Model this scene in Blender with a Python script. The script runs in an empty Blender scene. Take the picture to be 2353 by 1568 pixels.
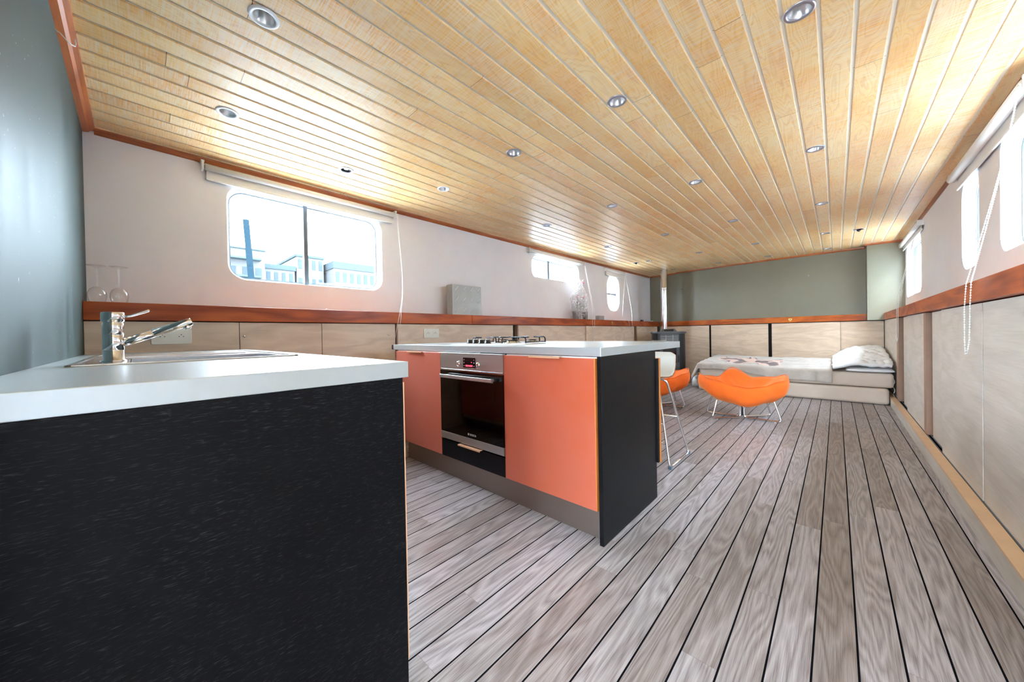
import bpy, bmesh, math, random
from mathutils import Vector, Matrix, noise
random.seed(7)
PI = math.pi
scn = bpy.context.scene
COL = scn.collection

# ------------------------------------------------------------------ materials
def srgb(r, g, b):
    def c(v):
        v /= 255.0
        return v / 12.92 if v <= 0.04045 else ((v + 0.055) / 1.055) ** 2.4
    return (c(r), c(g), c(b), 1)

class NT:
    def __init__(s, name):
        s.m = bpy.data.materials.new(name); s.m.use_nodes = True
        s.t = s.m.node_tree; s.n = s.t.nodes; s.l = s.t.links
        s.b = s.n['Principled BSDF']; s.out = s.n['Material Output']
        s.tc = s.n.new('ShaderNodeTexCoord')
    def link(s, a, b): s.l.new(a, b)
    def inp(s, node, i, v):
        if v is None: return
        if isinstance(v, bpy.types.NodeSocket): s.l.new(v, node.inputs[i])
        else: node.inputs[i].default_value = v
    def math(s, op, a, b=None, c=None, clamp=False):
        n = s.n.new('ShaderNodeMath'); n.operation = op; n.use_clamp = clamp
        s.inp(n, 0, a); s.inp(n, 1, b); s.inp(n, 2, c); return n.outputs[0]
    def sep(s, v):
        n = s.n.new('ShaderNodeSeparateXYZ'); s.l.new(v, n.inputs[0]); return n.outputs
    def comb(s, x, y, z):
        n = s.n.new('ShaderNodeCombineXYZ'); s.inp(n, 0, x); s.inp(n, 1, y); s.inp(n, 2, z); return n.outputs[0]
    def noise(s, vec, scale=5, detail=3, rough=.5, dist=0, w=None):
        n = s.n.new('ShaderNodeTexNoise')
        if w is not None:
            n.noise_dimensions = '4D'; s.inp(n, 'W', w)
        if vec is not None: s.l.new(vec, n.inputs['Vector'])
        n.inputs['Scale'].default_value = scale; n.inputs['Detail'].default_value = detail
        n.inputs['Roughness'].default_value = rough; n.inputs['Distortion'].default_value = dist
        return n.outputs[0]
    def white(s, vec):
        n = s.n.new('ShaderNodeTexWhiteNoise'); n.noise_dimensions = '3D'; s.l.new(vec, n.inputs['Vector']); return n.outputs['Value']
    def ramp(s, f, stops):
        n = s.n.new('ShaderNodeValToRGB'); s.inp(n, 0, f)
        e = n.color_ramp.elements
        while len(e) > 1: e.remove(e[-1])
        e[0].position, e[0].color = stops[0]
        for p, c in stops[1:]:
            x = e.new(p); x.color = c
        return n.outputs[0]
    def mix(s, f, a, b, mode='MIX'):
        n = s.n.new('ShaderNodeMix'); n.data_type = 'RGBA'; n.blend_type = mode
        s.inp(n, 0, f); s.inp(n, 6, a); s.inp(n, 7, b); return n.outputs[2]
    def bump(s, h, strength=.2, dist=.002):
        n = s.n.new('ShaderNodeBump'); n.inputs['Strength'].default_value = strength
        n.inputs['Distance'].default_value = dist; s.l.new(h, n.inputs['Height'])
        s.l.new(n.outputs[0], s.b.inputs['Normal'])
    def set(s, **k):
        for a, v in k.items(): s.inp(s.b, a.replace('_', ' '), v)

def simple(name, col, rough=.5, metal=0, nz=0, nscale=8, bump=0, bscale=60, **k):
    t = NT(name); c = col
    if nz:
        f = t.noise(t.tc.outputs['Object'], nscale, 4, .6)
        a = tuple(x * (1 - nz) for x in col[:3]) + (1,); b = tuple(min(1, x * (1 + nz)) for x in col[:3]) + (1,)
        c = t.ramp(f, [(.3, a), (.7, b)])
    t.set(Base_Color=c, Roughness=rough, Metallic=metal)
    for q, v in k.items(): t.set(**{q: v})
    if bump: t.bump(t.noise(t.tc.outputs['Object'], bscale, 3, .6), bump)
    return t.m

def wood(name, light, dark, axis='y', rough=.4, fine=1.0, rings=7, pore=.35, bump=.06, coat=0, cross=3.0, spec=.5):
    """veneer / board grain running along one axis"""
    t = NT(name); o = t.sep(t.tc.outputs['Object'])
    L = {'x': 0, 'y': 1, 'z': 2}[axis]; oth = [i for i in range(3) if i != L]
    v = t.comb(t.math('MULTIPLY', o[L], .55), t.math('MULTIPLY', o[oth[0]], cross), t.math('MULTIPLY', o[oth[1]], cross))
    n1 = t.noise(v, 1.6 * fine, 3, .5, .4)
    ring = t.math('PINGPONG', t.math('MULTIPLY', n1, rings), .5)
    ring = t.math('MULTIPLY', ring, 2.0)
    v2 = t.comb(t.math('MULTIPLY', o[L], 5.0), t.math('MULTIPLY', o[oth[0]], 130.0 * fine), t.math('MULTIPLY', o[oth[1]], 130.0 * fine))
    n2 = t.noise(v2, 1.0, 2, .7)
    f = t.math('ADD', t.math('MULTIPLY', ring, 1 - pore), t.math('MULTIPLY', n2, pore))
    c = t.ramp(f, [(.15, dark), (.75, light)])
    t.set(Base_Color=c, Roughness=rough, Coat_Weight=coat, Coat_Roughness=.15, Specular_IOR_Level=spec)
    if bump: t.bump(n2, bump, .001)
    return t.m

def floor_material():
    t = NT('laminate_floor_planks'); o = t.sep(t.tc.outputs['Object'])
    W, X0 = .0979, -.8418
    u = t.math('DIVIDE', t.math('SUBTRACT', o[0], X0), W)
    i = t.math('FLOOR', u); fu = t.math('SUBTRACT', u, i)
    r1 = t.white(t.comb(i, 3.7, 1.1))
    yy = t.math('ADD', t.math('DIVIDE', o[1], 1.25), t.math('MULTIPLY', r1, 7.0))
    j = t.math('FLOOR', yy); fy = t.math('SUBTRACT', yy, j)
    r2 = t.white(t.comb(i, j, 5.5))
    off = t.math('MULTIPLY', r2, 40.0)
    v = t.comb(t.math('MULTIPLY', o[0], 9.0), t.math('MULTIPLY', o[1], .85), off)
    n1 = t.noise(v, 1.15, 2.5, .45, .2)
    ring = t.math('MULTIPLY', t.math('PINGPONG', t.math('MULTIPLY', n1, 14.0), .5), 2.0)
    v2 = t.comb(t.math('MULTIPLY', o[0], 330.0), t.math('MULTIPLY', o[1], 7.0), off)
    n2 = t.noise(v2, 1.0, 3, .7)
    f = t.math('ADD', t.math('MULTIPLY', ring, .24), t.math('MULTIPLY', n2, .72))
    c = t.ramp(f, [(.10, srgb(76, 68, 66)), (.30, srgb(128, 119, 118)), (.50, srgb(164, 157, 158)), (.78, srgb(198, 193, 196))])
    tone = t.ramp(r2, [(0, (.70, .645, .60, 1)), (.35, (.86, .835, .81, 1)), (.6, (.96, .95, .95, 1)), (1, (1.04, 1.04, 1.06, 1))])
    c = t.mix(1.0, c, tone, 'MULTIPLY')
    # black caulk line between planks, hairline at butt ends
    d = t.math('ABSOLUTE', t.math('SUBTRACT', fu, .5))
    edge = t.math('GREATER_THAN', d, .473)
    butt = t.math('LESS_THAN', fy, .0012)
    c = t.mix(t.math('MULTIPLY', butt, .45), c, srgb(70, 62, 58))
    c = t.mix(edge, c, srgb(20, 20, 24))
    rough = t.math('ADD', t.math('MULTIPLY', n2, .12), .30)
    t.set(Base_Color=c, Roughness=rough, Specular_IOR_Level=t.math('MULTIPLY', t.math('SUBTRACT', 1.0, edge), .6))
    h = t.math('SUBTRACT', t.math('MULTIPLY', n2, .15), edge)
    t.bump(h, .25, .0012)
    return t.m

CW, CX0 = .1117, -.043
def ceiling_material():
    t = NT('whitewashed_pine_ceiling'); o = t.sep(t.tc.outputs['Object'])
    u = t.math('DIVIDE', t.math('SUBTRACT', o[0], CX0), CW)
    i = t.math('FLOOR', u); fu = t.math('SUBTRACT', u, i)
    r1 = t.white(t.comb(i, 9.7, 2.1))
    yy = t.math('ADD', t.math('DIVIDE', o[1], 2.3), t.math('MULTIPLY', r1, 9.0))
    j = t.math('FLOOR', yy); fy = t.math('SUBTRACT', yy, j)
    r2 = t.white(t.comb(i, j, 2.5)); off = t.math('MULTIPLY', r2, 50.0)
    v = t.comb(t.math('MULTIPLY', o[0], 8.0), t.math('MULTIPLY', o[1], 1.0), off)
    n1 = t.noise(v, 1.0, 2.5, .5, .35)
    ring = t.math('MULTIPLY', t.math('PINGPONG', t.math('MULTIPLY', n1, 13.0), .5), 2.0)
    # sawn cross texture
    n2 = t.noise(t.comb(t.math('MULTIPLY', o[0], 9.0), t.math('MULTIPLY', o[1], 190.0), off), 1.0, 2, .7)
    n3 = t.noise(t.comb(t.math('MULTIPLY', o[0], 5.0), t.math('MULTIPLY', o[1], 2.2), off), 1.0, 3, .55)
    base = t.ramp(n3, [(.25, srgb(248, 216, 156)), (.5, srgb(246, 200, 124)), (.72, srgb(242, 178, 96)), (.9, srgb(232, 156, 80))])
    lines = t.ramp(ring, [(.0, srgb(232, 204, 160)), (.18, srgb(255, 255, 255)), (.6, srgb(255, 255, 255)), (1, srgb(240, 220, 190))])
    c = t.mix(.65, base, lines, 'MULTIPLY')
    patch = t.noise(t.comb(t.math('MULTIPLY', o[0], 2.0), t.math('MULTIPLY', o[1], 1.3), off), 1.0, 2, .5)
    wash = t.math('MULTIPLY', t.math('SUBTRACT', n2, .36, clamp=True), t.math('MULTIPLY', patch, 3.6), clamp=True)
    c = t.mix(wash, c, srgb(240, 232, 214))
    tone = t.ramp(r2, [(0, (.90, .84, .76, 1)), (.5, (1, .98, .95, 1)), (1, (1.04, 1.04, 1.04, 1))])
    c = t.mix(1.0, c, tone, 'MULTIPLY')
    d = t.math('ABSOLUTE', t.math('SUBTRACT', fu, .5))
    groove = t.math('GREATER_THAN', d, .435)
    c = t.mix(groove, c, srgb(236, 226, 206))
    butt = t.math('LESS_THAN', fy, .0009)
    c = t.mix(butt, c, srgb(96, 62, 38))
    t.set(Base_Color=c, Roughness=t.math('ADD', t.math('MULTIPLY', n2, .2), .32), Specular_IOR_Level=.4)
    t.bump(t.math('ADD', t.math('MULTIPLY', n2, .5), t.math('MULTIPLY', ring, .3)), .22, .0012)
    return t.m

def black_wood():
    t = NT('black_stained_oak'); o = t.sep(t.tc.outputs['Object'])
    v = t.comb(t.math('MULTIPLY', o[0], 60.0), t.math('MULTIPLY', o[1], 55.0), t.math('MULTIPLY', o[2], 520.0))
    n = t.noise(v, 1.0, 2, .6, .3)
    big = t.noise(t.comb(t.math('MULTIPLY', o[0], 2.0), t.math('MULTIPLY', o[1], 2.0), t.math('MULTIPLY', o[2], 7.0)), 1.0, 3, .6)
    f = t.math('MULTIPLY', t.math('SUBTRACT', n, .56, clamp=True), t.math('MULTIPLY', big, 5.0), clamp=True)
    dust = t.noise(t.tc.outputs['Object'], 95, 1, .5)
    f = t.math('ADD', f, t.math('MULTIPLY', t.math('SUBTRACT', dust, .72, clamp=True), 1.6), clamp=True)
    c = t.ramp(f, [(0, (.0045, .0045, .006, 1)), (.35, (.025, .025, .028, 1)), (1, (.09, .095, .10, 1))])
    t.set(Base_Color=c, Roughness=.45, Specular_IOR_Level=.12)
    t.bump(n, .12, .001)
    return t.m

def brushed(name, col, rough, metal, axis='x', amount=.12):
    t = NT(name); o = t.sep(t.tc.outputs['Object'])
    s = [260.0, 260.0, 260.0]; s['xyz'.index(axis)] = 2.0
    n = t.noise(t.comb(*[t.math('MULTIPLY', o[k], s[k]) for k in range(3)]), 1.0, 2, .6)
    blot = t.noise(t.tc.outputs['Object'], 3.5, 4, .6)
    c = t.mix(t.math('MULTIPLY', blot, .3), col, tuple(x * .75 for x in col[:3]) + (1,))
    t.set(Base_Color=c, Metallic=metal, Roughness=t.math('ADD', t.math('MULTIPLY', n, amount), rough))
    t.bump(n, .04, .0005)
    return t.m

def splash_wall():
    t = NT('glossy_grey_green_panel'); o = t.sep(t.tc.outputs['Object'])
    n = t.noise(t.comb(t.math('MULTIPLY', o[0], 9.0), 0.0, t.math('MULTIPLY', o[2], .8)), 1.0, 4, .6)
    c = t.ramp(n, [(.3, srgb(56, 70, 70)), (.7, srgb(82, 96, 94))])
    dust = t.math('GREATER_THAN', t.noise(t.tc.outputs['Object'], 60, 2, .5), .73)
    c = t.mix(t.math('MULTIPLY', dust, .4), c, srgb(210, 215, 215))
    t.set(Base_Color=c, Metallic=.1, Roughness=t.math('ADD', t.math('MULTIPLY', n, .30), .40), Specular_IOR_Level=.2)
    return t.m

def pearl(name, c1, c2):
    t = NT(name)
    n = t.noise(t.tc.outputs['Object'], 2.2, 3, .6)
    c = t.ramp(n, [(.3, c1), (.7, c2)])
    sc = t.noise(t.tc.outputs['Object'], 150, 2, .5)
    c = t.mix(t.math('MULTIPLY', t.math('GREATER_THAN', sc, .76), .35), c, srgb(235, 190, 170))
    t.set(Base_Color=c, Metallic=.35, Roughness=.38, Sheen_Weight=.25, Sheen_Roughness=.4)
    return t.m

def thin_glass(name, tint=(1, 1, 1, 1), refl=.12):
    t = NT(name); n = t.n; t.n.remove(t.b)
    tr = n.new('ShaderNodeBsdfTransparent'); tr.inputs[0].default_value = tint
    gl = n.new('ShaderNodeBsdfGlossy'); gl.inputs['Roughness'].default_value = .02
    fr = n.new('ShaderNodeLayerWeight'); fr.inputs[0].default_value = .5
    mx = n.new('ShaderNodeMixShader')
    f = t.math('ADD', t.math('MULTIPLY', t.math('POWER', fr.outputs['Facing'], 4.0), refl * 4), refl * .35, clamp=True)
    t.l.new(f, mx.inputs[0]); t.l.new(tr.outputs[0], mx.inputs[1]); t.l.new(gl.outputs[0], mx.inputs[2])
    t.l.new(mx.outputs[0], t.out.inputs[0])
    return t.m

def film_material():
    t = NT('crinkled_clear_film'); n = t.n; t.n.remove(t.b)
    tr = n.new('ShaderNodeBsdfTransparent')
    df = n.new('ShaderNodeBsdfPrincipled'); df.inputs['Base Color'].default_value = (.9, .9, .92, 1); df.inputs['Roughness'].default_value = .15
    w = t.noise(t.tc.outputs['Object'], 14, 3, .6, 1.5)
    f = t.math('MULTIPLY', t.math('SUBTRACT', t.math('ABSOLUTE', t.math('SUBTRACT', w, .5)), 0.0), 9.0, clamp=True)
    f = t.math('MULTIPLY', t.math('SUBTRACT', 1.0, f), .45)
    f = t.math('ADD', f, .02)
    mx = n.new('ShaderNodeMixShader'); t.l.new(f, mx.inputs[0]); t.l.new(tr.outputs[0], mx.inputs[1]); t.l.new(df.outputs[0], mx.inputs[2])
    t.l.new(mx.outputs[0], t.out.inputs[0])
    return t.m

def blanket_material():
    t = NT('beige_fleece_with_brown_pink_print'); o = t.sep(t.tc.outputs['Object'])
    # printed shapes lie on the flat top only: a band in y, split along x
    p = t.noise(t.comb(t.math('MULTIPLY', o[0], 3.0), t.math('MULTIPLY', o[1], 2.2), 1.7), 1.0, 1.2, .5, .25)
    reg = t.math('MULTIPLY', t.math('GREATER_THAN', o[1], 6.44), t.math('LESS_THAN', o[0], -.62))
    reg = t.math('MULTIPLY', reg, t.math('GREATER_THAN', o[0], -1.52))
    reg = t.math('MULTIPLY', reg, t.math('LESS_THAN', o[1], 7.15))
    pink = t.math('MULTIPLY', reg, t.math('GREATER_THAN', p, .475))
    rim = t.math('MULTIPLY', reg, t.math('LESS_THAN', t.math('ABSOLUTE', t.math('SUBTRACT', p, .475)), .010))
    brown = t.math('MULTIPLY', reg, t.math('GREATER_THAN', p, .59))
    b = t.noise(t.tc.outputs['Object'], 6, 3, .6)
    c = t.ramp(b, [(.3, srgb(186, 174, 164)), (.7, srgb(208, 198, 188))])
    c = t.mix(pink, c, srgb(226, 190, 172)); c = t.mix(brown, c, srgb(92, 44, 40)); c = t.mix(rim, c, srgb(80, 50, 70))
    t.set(Base_Color=c, Roughness=.95, Sheen_Weight=.4)
    t.bump(t.noise(t.tc.outputs['Object'], 90, 2, .6), .3, .002)
    return t.m

M = {}
M['floor'] = floor_material()
M['ceiling'] = ceiling_material()
M['wall'] = simple('pinkish_white_paint', srgb(238, 235, 236), .55, nz=.03, nscale=2)
M['rwall'] = M['wall']
M['bulk'] = simple('olive_grey_paint', srgb(132, 127, 107), .38, nz=.05, nscale=2)
M['pillar'] = simple('pale_grey_green_paint', srgb(168, 174, 166), .4, nz=.03, nscale=2)
M['splash'] = splash_wall()
M['beige'] = wood('bleached_oak_veneer_horizontal', srgb(232, 208, 184), srgb(212, 186, 162), 'y', .48, 1.2, 6, .5, .03)
M['beigex'] = wood('bleached_oak_veneer_cross', srgb(228, 202, 176), srgb(208, 181, 155), 'x', .48, 1.2, 6, .5, .03)
M['grey_oak'] = wood('pale_grey_oak_veneer', srgb(214, 204, 192), srgb(190, 179, 167), 'y', .42, 1.0, 5, .7, .03)
M['edge_wood'] = simple('brown_edge_wood', srgb(160, 122, 98), .5, nz=.1)
M['pine_edge'] = simple('light_pine_edge', srgb(222, 184, 146), .5, nz=.06)
M['ledge'] = wood('varnished_mahogany', srgb(194, 94, 38), srgb(138, 54, 18), 'y', .42, 1.0, 5, .45, .03, .15, spec=.28)
M['ledgex'] = wood('varnished_mahogany_cross', srgb(204, 104, 32), srgb(150, 64, 18), 'x', .42, 1.0, 5, .45, .03, .15, spec=.28)
M['trim'] = wood('orange_brown_varnished_strip', srgb(190, 106, 50), srgb(140, 66, 28), 'y', .35, 1.0, 4, .5, .02, .3)
M['trimx'] = wood('orange_brown_varnished_strip_cross', srgb(196, 108, 50), srgb(150, 72, 30), 'x', .35, 1.0, 4, .5, .02, .3)
M['black_wood'] = black_wood()
M['black_lam'] = simple('black_laminate', (.006, .006, .007, 1), .42, nz=.2, nscale=20, bump=.03, bscale=200, Specular_IOR_Level=.15)
M['orange'] = pearl('pearly_copper_orange_lacquer', srgb(212, 104, 70), srgb(216, 116, 92))
M['copper'] = simple('copper_edge_metal', srgb(236, 186, 146), .4, .3, nz=.05)
M['orange_edge'] = simple('orange_abs_edge', srgb(200, 120, 50), .45)
M['counter'] = brushed('brushed_pale_metal_worktop', srgb(198, 206, 208), .26, .55, 'x')
M['steel'] = brushed('brushed_steel', srgb(190, 190, 188), .28, .9, 'x')
M['plinth'] = brushed('brushed_steel_plinth', srgb(150, 138, 130), .32, .85, 'x')
M['chrome'] = simple('chrome', (.82, .83, .84, 1), .07, 1)
M['sinksteel'] = simple('satin_sink_steel', (.72, .73, .74, 1), .2, 1)
M['white_enamel'] = simple('pale_silver_hob_plate', srgb(240, 241, 242), .3, .1)
M['black_gloss'] = simple('black_gloss_glass', (.006, .006, .008, 1), .04, 0, Specular_IOR_Level=.6)
M['black_plastic'] = simple('black_plastic', (.014, .014, .016, 1), .35)
M['iron'] = simple('black_cast_iron', (.012, .012, .016, 1), .32)
M['stove_grey'] = simple('anthracite_painted_steel', (.085, .088, .094, 1), .42, .3, nz=.05)
M['stove_black'] = simple('black_painted_steel', (.014, .014, .016, 1), .35, .2)
M['pipe'] = simple('polished_stainless_flue', (.72, .70, .68, 1), .16, 1)
M['white'] = simple('white_plastic', srgb(236, 236, 232), .35)
M['blind'] = simple('white_blind_fabric', srgb(232, 228, 222), .7, bump=.05, bscale=300)
M['socket'] = simple('cream_socket_plastic', srgb(238, 234, 222), .3)
M['pin'] = simple('dark_socket_hole', (.03, .03, .03, 1), .5)
M['frame'] = simple('anodised_window_aluminium', srgb(92, 97, 102), .5, 0)
M['gasket'] = simple('grey_blue_gasket', srgb(96, 112, 118), .5)
M['white_frame'] = simple('white_window_frame', srgb(205, 206, 208), .5)
M['pane'] = thin_glass('window_glass')
M['clear'] = thin_glass('clear_drinking_glass', (.985, .988, .985, 1), .16)
M['ovenglass'] = thin_glass('dark_oven_glass', (.10, .09, .10, 1), .16)
M['lampglass'] = simple('silvered_lamp_glass', (.6, .6, .58, 1), .12, .9, bump=.4, bscale=180)
M['ring'] = simple('satin_nickel_ring', (.42, .41, .45, 1), .35, .8)
M['ring_white'] = simple('white_lamp_ring', srgb(246, 248, 250), .5, 0)
M['reflector'] = simple('brushed_reflector_cone', (.78, .79, .80, 1), .28, .9)
M['orange_fabric'] = simple('orange_velour', srgb(250, 108, 22), .9, nz=.10, nscale=7, bump=.15, bscale=60, Sheen_Weight=.5, Sheen_Tint=(1, .55, .25, 1))
M['mattress'] = simple('cream_mattress_cover', srgb(220, 202, 186), .85, nz=.05, nscale=3, bump=.05)
M['duvet'] = simple('white_cotton', srgb(240, 239, 240), .9, bump=.05, bscale=120)
M['blanket'] = blanket_material()
M['stool_shell'] = simple('white_laminated_shell', srgb(226, 226, 220), .35)
M['ply'] = simple('walnut_ply_edge', srgb(150, 96, 60), .5)
M['gift'] = simple('silver_grey_wrapping_paper', srgb(168, 166, 158), .35, .45, nz=.05, bump=.25, bscale=9)
M['mark_white'] = simple('white_print', srgb(225, 225, 225), .5)
M['mark_red'] = simple('red_print', srgb(190, 60, 70), .5)
M['green'] = simple('leaf_green', srgb(70, 110, 72), .6, nz=.2)
M['pink'] = simple('pink_petals', srgb(236, 96, 140), .6, nz=.1)
M['film'] = film_material()
M['slate'] = simple('grey_slate_block', srgb(120, 116, 112), .5, nz=.15, nscale=20)
M['brass'] = simple('brass', srgb(200, 160, 90), .3, .9)
M['rubber'] = simple('blue_grey_rubber_foot', srgb(90, 110, 128), .6)
M['dark'] = simple('dark_void', (.012, .010, .010, 1), .8)
M['bag'] = simple('white_bag_plastic', srgb(225, 230, 238), .5)
M['disp_red'] = NT('red_led_digits').m
_t = M['disp_red'].node_tree.nodes['Principled BSDF']; _t.inputs['Base Color'].default_value = (.3, 0, .01, 1)
_t.inputs['Emission Color'].default_value = (1, .03, .05, 1); _t.inputs['Emission Strength'].default_value = 1.2
M['build'] = simple('distant_pale_facade', (.052, .053, .054, 1), 1, Specular_IOR_Level=0)
M['buildwin'] = simple('distant_window_glass', (.024, .031, .035, 1), 1, Specular_IOR_Level=0)
M['buildroof'] = simple('distant_blue_grey_roof', (.024, .032, .036, 1), 1, Specular_IOR_Level=0)
M['pole'] = simple('blue_grey_mooring_post', (.005, .011, .0155, 1), 1, Specular_IOR_Level=0)
M['light_screen'] = simple('pale_light_screen', srgb(176, 180, 184), .8, nz=.04)
M['water'] = simple('canal_water', (.12, .13, .13, 1), .15)

# ------------------------------------------------------------------ mesh builder
class MB:
    def __init__(s): s.bm = bmesh.new(); s.mi = 0; s.sm = False
    def _f(s, vs):
        try: f = s.bm.faces.new(vs)
        except ValueError: return None
        f.material_index = s.mi; f.smooth = s.sm; return f
    def v(s, p): return s.bm.verts.new(p)
    def box(s, x0, x1, y0, y1, z0, z1, M4=None, bev=0):
        ps = [(x, y, z) for z in (z0, z1) for y in (y0, y1) for x in (x0, x1)]
        if M4 is not None: ps = [M4 @ Vector(p) for p in ps]
        b = [s.v(p) for p in ps]
        fs = [s._f([b[i] for i in q]) for q in ((0, 2, 3, 1), (4, 5, 7, 6), (0, 1, 5, 4), (2, 6, 7, 3), (0, 4, 6, 2), (1, 3, 7, 5))]
        if bev:
            es = list({e for f in fs for e in f.edges})
            r = bmesh.ops.bevel(s.bm, geom=es, offset=bev, segments=2, affect='EDGES', profile=.5)
            for f in r['faces']: f.material_index = s.mi
        return s
    def prism(s, pts, a0, a1, axis='z', M4=None):
        """closed outline extruded along an axis. pts 2-D in the two other axes order"""
        def P(p, a):
            q = {'z': (p[0], p[1], a), 'y': (p[0], a, p[1]), 'x': (a, p[0], p[1])}[axis]
            return M4 @ Vector(q) if M4 is not None else q
        A = [s.v(P(p, a0)) for p in pts]; B = [s.v(P(p, a1)) for p in pts]; n = len(pts)
        sm = s.sm; s.sm = False; s._f(A[::-1]); s._f(B); s.sm = sm
        for i in range(n): s._f([A[i], A[(i + 1) % n], B[(i + 1) % n], B[i]])
        return s
    def lathe(s, prof, c=(0, 0, 0), seg=24, M4=None, close=False):
        """prof list of (r,z)"""
        rings = []
        for r, z in prof:
            if r < 1e-6:
                p = Vector((c[0], c[1], c[2] + z)); rings.append([s.v(M4 @ p if M4 is not None else p)])
            else:
                R = []
                for k in range(seg):
                    a = 2 * PI * k / seg
                    p = Vector((c[0] + r * math.cos(a), c[1] + r * math.sin(a), c[2] + z)); R.append(s.v(M4 @ p if M4 is not None else p))
                rings.append(R)
        for a, b in zip(rings, rings[1:]):
            for k in range(seg):
                q = [a[k % len(a)], a[(k + 1) % len(a)], b[(k + 1) % len(b)], b[k % len(b)]]
                u = []
                for w in q:
                    if w not in u: u.append(w)
                if len(u) > 2: s._f(u)
        return s
    def tube(s, pts, r, seg=8, closed=False, caps=True):
        pts = [Vector(p) for p in pts]; n = len(pts); rings = []
        prev = None
        for i, p in enumerate(pts):
            if closed: d = (pts[(i + 1) % n] - pts[i - 1]).normalized()
            else: d = (pts[min(i + 1, n - 1)] - pts[max(i - 1, 0)]).normalized()
            if prev is None:
                ref = Vector((0, 0, 1)) if abs(d.z) < .9 else Vector((1, 0, 0))
                a = d.cross(ref).normalized()
            else: a = (prev - d * prev.dot(d)).normalized()
            prev = a; b = d.cross(a)
            rr = r[i] if isinstance(r, (list, tuple)) else r
            rings.append([s.v(p + (a * math.cos(2 * PI * k / seg) + b * math.sin(2 * PI * k / seg)) * rr) for k in range(seg)])
        m = n if closed else n - 1
        for i in range(m):
            A, B = rings[i], rings[(i + 1) % n]
            for k in range(seg): s._f([A[k], A[(k + 1) % seg], B[(k + 1) % seg], B[k]])
        if caps and not closed: s._f(rings[0][::-1]); s._f(rings[-1])
        return s
    def ball(s, c, r, seg=8, sc=(1, 1, 1)):
        prof = [(r * math.sin(PI * k / seg), -r * math.cos(PI * k / seg)) for k in range(seg + 1)]
        prof[0] = (0, -r); prof[-1] = (0, r)
        m = Matrix.Translation(c) @ Matrix.Diagonal((*sc, 1))
        return s.lathe(prof, (0, 0, 0), seg + 2, m)
    def sheet(s, P, t, mi_side=None):
        """P[i][j] grid of points -> closed solid of thickness t (offset down the normal)"""
        ni, nj = len(P), len(P[0])
        N = [[None] * nj for _ in range(ni)]
        for i in range(ni):
            for j in range(nj):
                a = P[min(i + 1, ni - 1)][j] - P[max(i - 1, 0)][j]; b = P[i][min(j + 1, nj - 1)] - P[i][max(j - 1, 0)]
                N[i][j] = a.cross(b).normalized()
        A = [[s.v(P[i][j]) for j in range(nj)] for i in range(ni)]
        B = [[s.v(P[i][j] - N[i][j] * t) for j in range(nj)] for i in range(ni)]
        for i in range(ni - 1):
            for j in range(nj - 1):
                s._f([A[i][j], A[i + 1][j], A[i + 1][j + 1], A[i][j + 1]])
                s._f([B[i][j], B[i][j + 1], B[i + 1][j + 1], B[i + 1][j]])
        mi = s.mi; s.mi = mi if mi_side is None else mi_side
        for i in range(ni - 1):
            s._f([A[i][0], B[i][0], B[i + 1][0], A[i + 1][0]]); s._f([A[i][-1], A[i + 1][-1], B[i + 1][-1], B[i][-1]])
        for j in range(nj - 1):
            s._f([A[0][j], A[0][j + 1], B[0][j + 1], B[0][j]]); s._f([A[-1][j], B[-1][j], B[-1][j + 1], A[-1][j + 1]])
        s.mi = mi
        return s
    def build(s, name, mats, parent=None, bevel=0, fix=True):
        if fix: bmesh.ops.recalc_face_normals(s.bm, faces=s.bm.faces[:])
        me = bpy.data.meshes.new(name); s.bm.to_mesh(me); s.bm.free()
        for m in (mats if isinstance(mats, (list, tuple)) else [mats]): me.materials.append(m)
        o = bpy.data.objects.new(name, me); COL.objects.link(o)
        if parent is not None:
            o.parent = parent
            # parts are modelled in world space: undo the parent's placement
            o.matrix_parent_inverse = parent_matrix(parent).inverted()
        if bevel:
            b = o.modifiers.new('edge', 'BEVEL'); b.width = bevel; b.segments = 2; b.limit_method = 'ANGLE'; b.angle_limit = math.radians(50)
        return o

def parent_matrix(o):
    m = Matrix.LocRotScale(o.location, o.rotation_euler, o.scale)
    if o.parent is not None: m = parent_matrix(o.parent) @ o.matrix_parent_inverse @ m
    return m

def tag(o, label=None, cat=None, group=None, kind=None):
    if label: o['label'] = label
    if cat: o['category'] = cat
    if group: o['group'] = group
    if kind: o['kind'] = kind
    return o
def thing(name, label, cat, loc=(0, 0, 0), group=None):
    o = bpy.data.objects.new(name, None); COL.objects.link(o); o.location = loc; o.empty_display_size = .05
    return tag(o, label, cat, group)
def struct(o): o['kind'] = 'structure'; return o
def dup(root, parent=None):
    c = root.copy(); COL.objects.link(c)
    if parent is not None:
        c.parent = parent; c.matrix_parent_inverse = root.matrix_parent_inverse.copy()
    for ch in list(root.children): dup(ch, c)
    return c
def simple_box(name, mat, parent, *b, bevel=0):
    return MB().box(*b).build(name, mat, parent, bevel)

def rrect(a0, a1, b0, b1, r, n=8):
    r = min(r, (a1 - a0) / 2 - 1e-4, (b1 - b0) / 2 - 1e-4); P = []
    for cx, cy, st in ((a1 - r, b1 - r, 0), (a0 + r, b1 - r, 90), (a0 + r, b0 + r, 180), (a1 - r, b0 + r, 270)):
        for k in range(n + 1):
            a = math.radians(st + 90 * k / n); P.append((cx + r * math.cos(a), cy + r * math.sin(a)))
    return P

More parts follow.
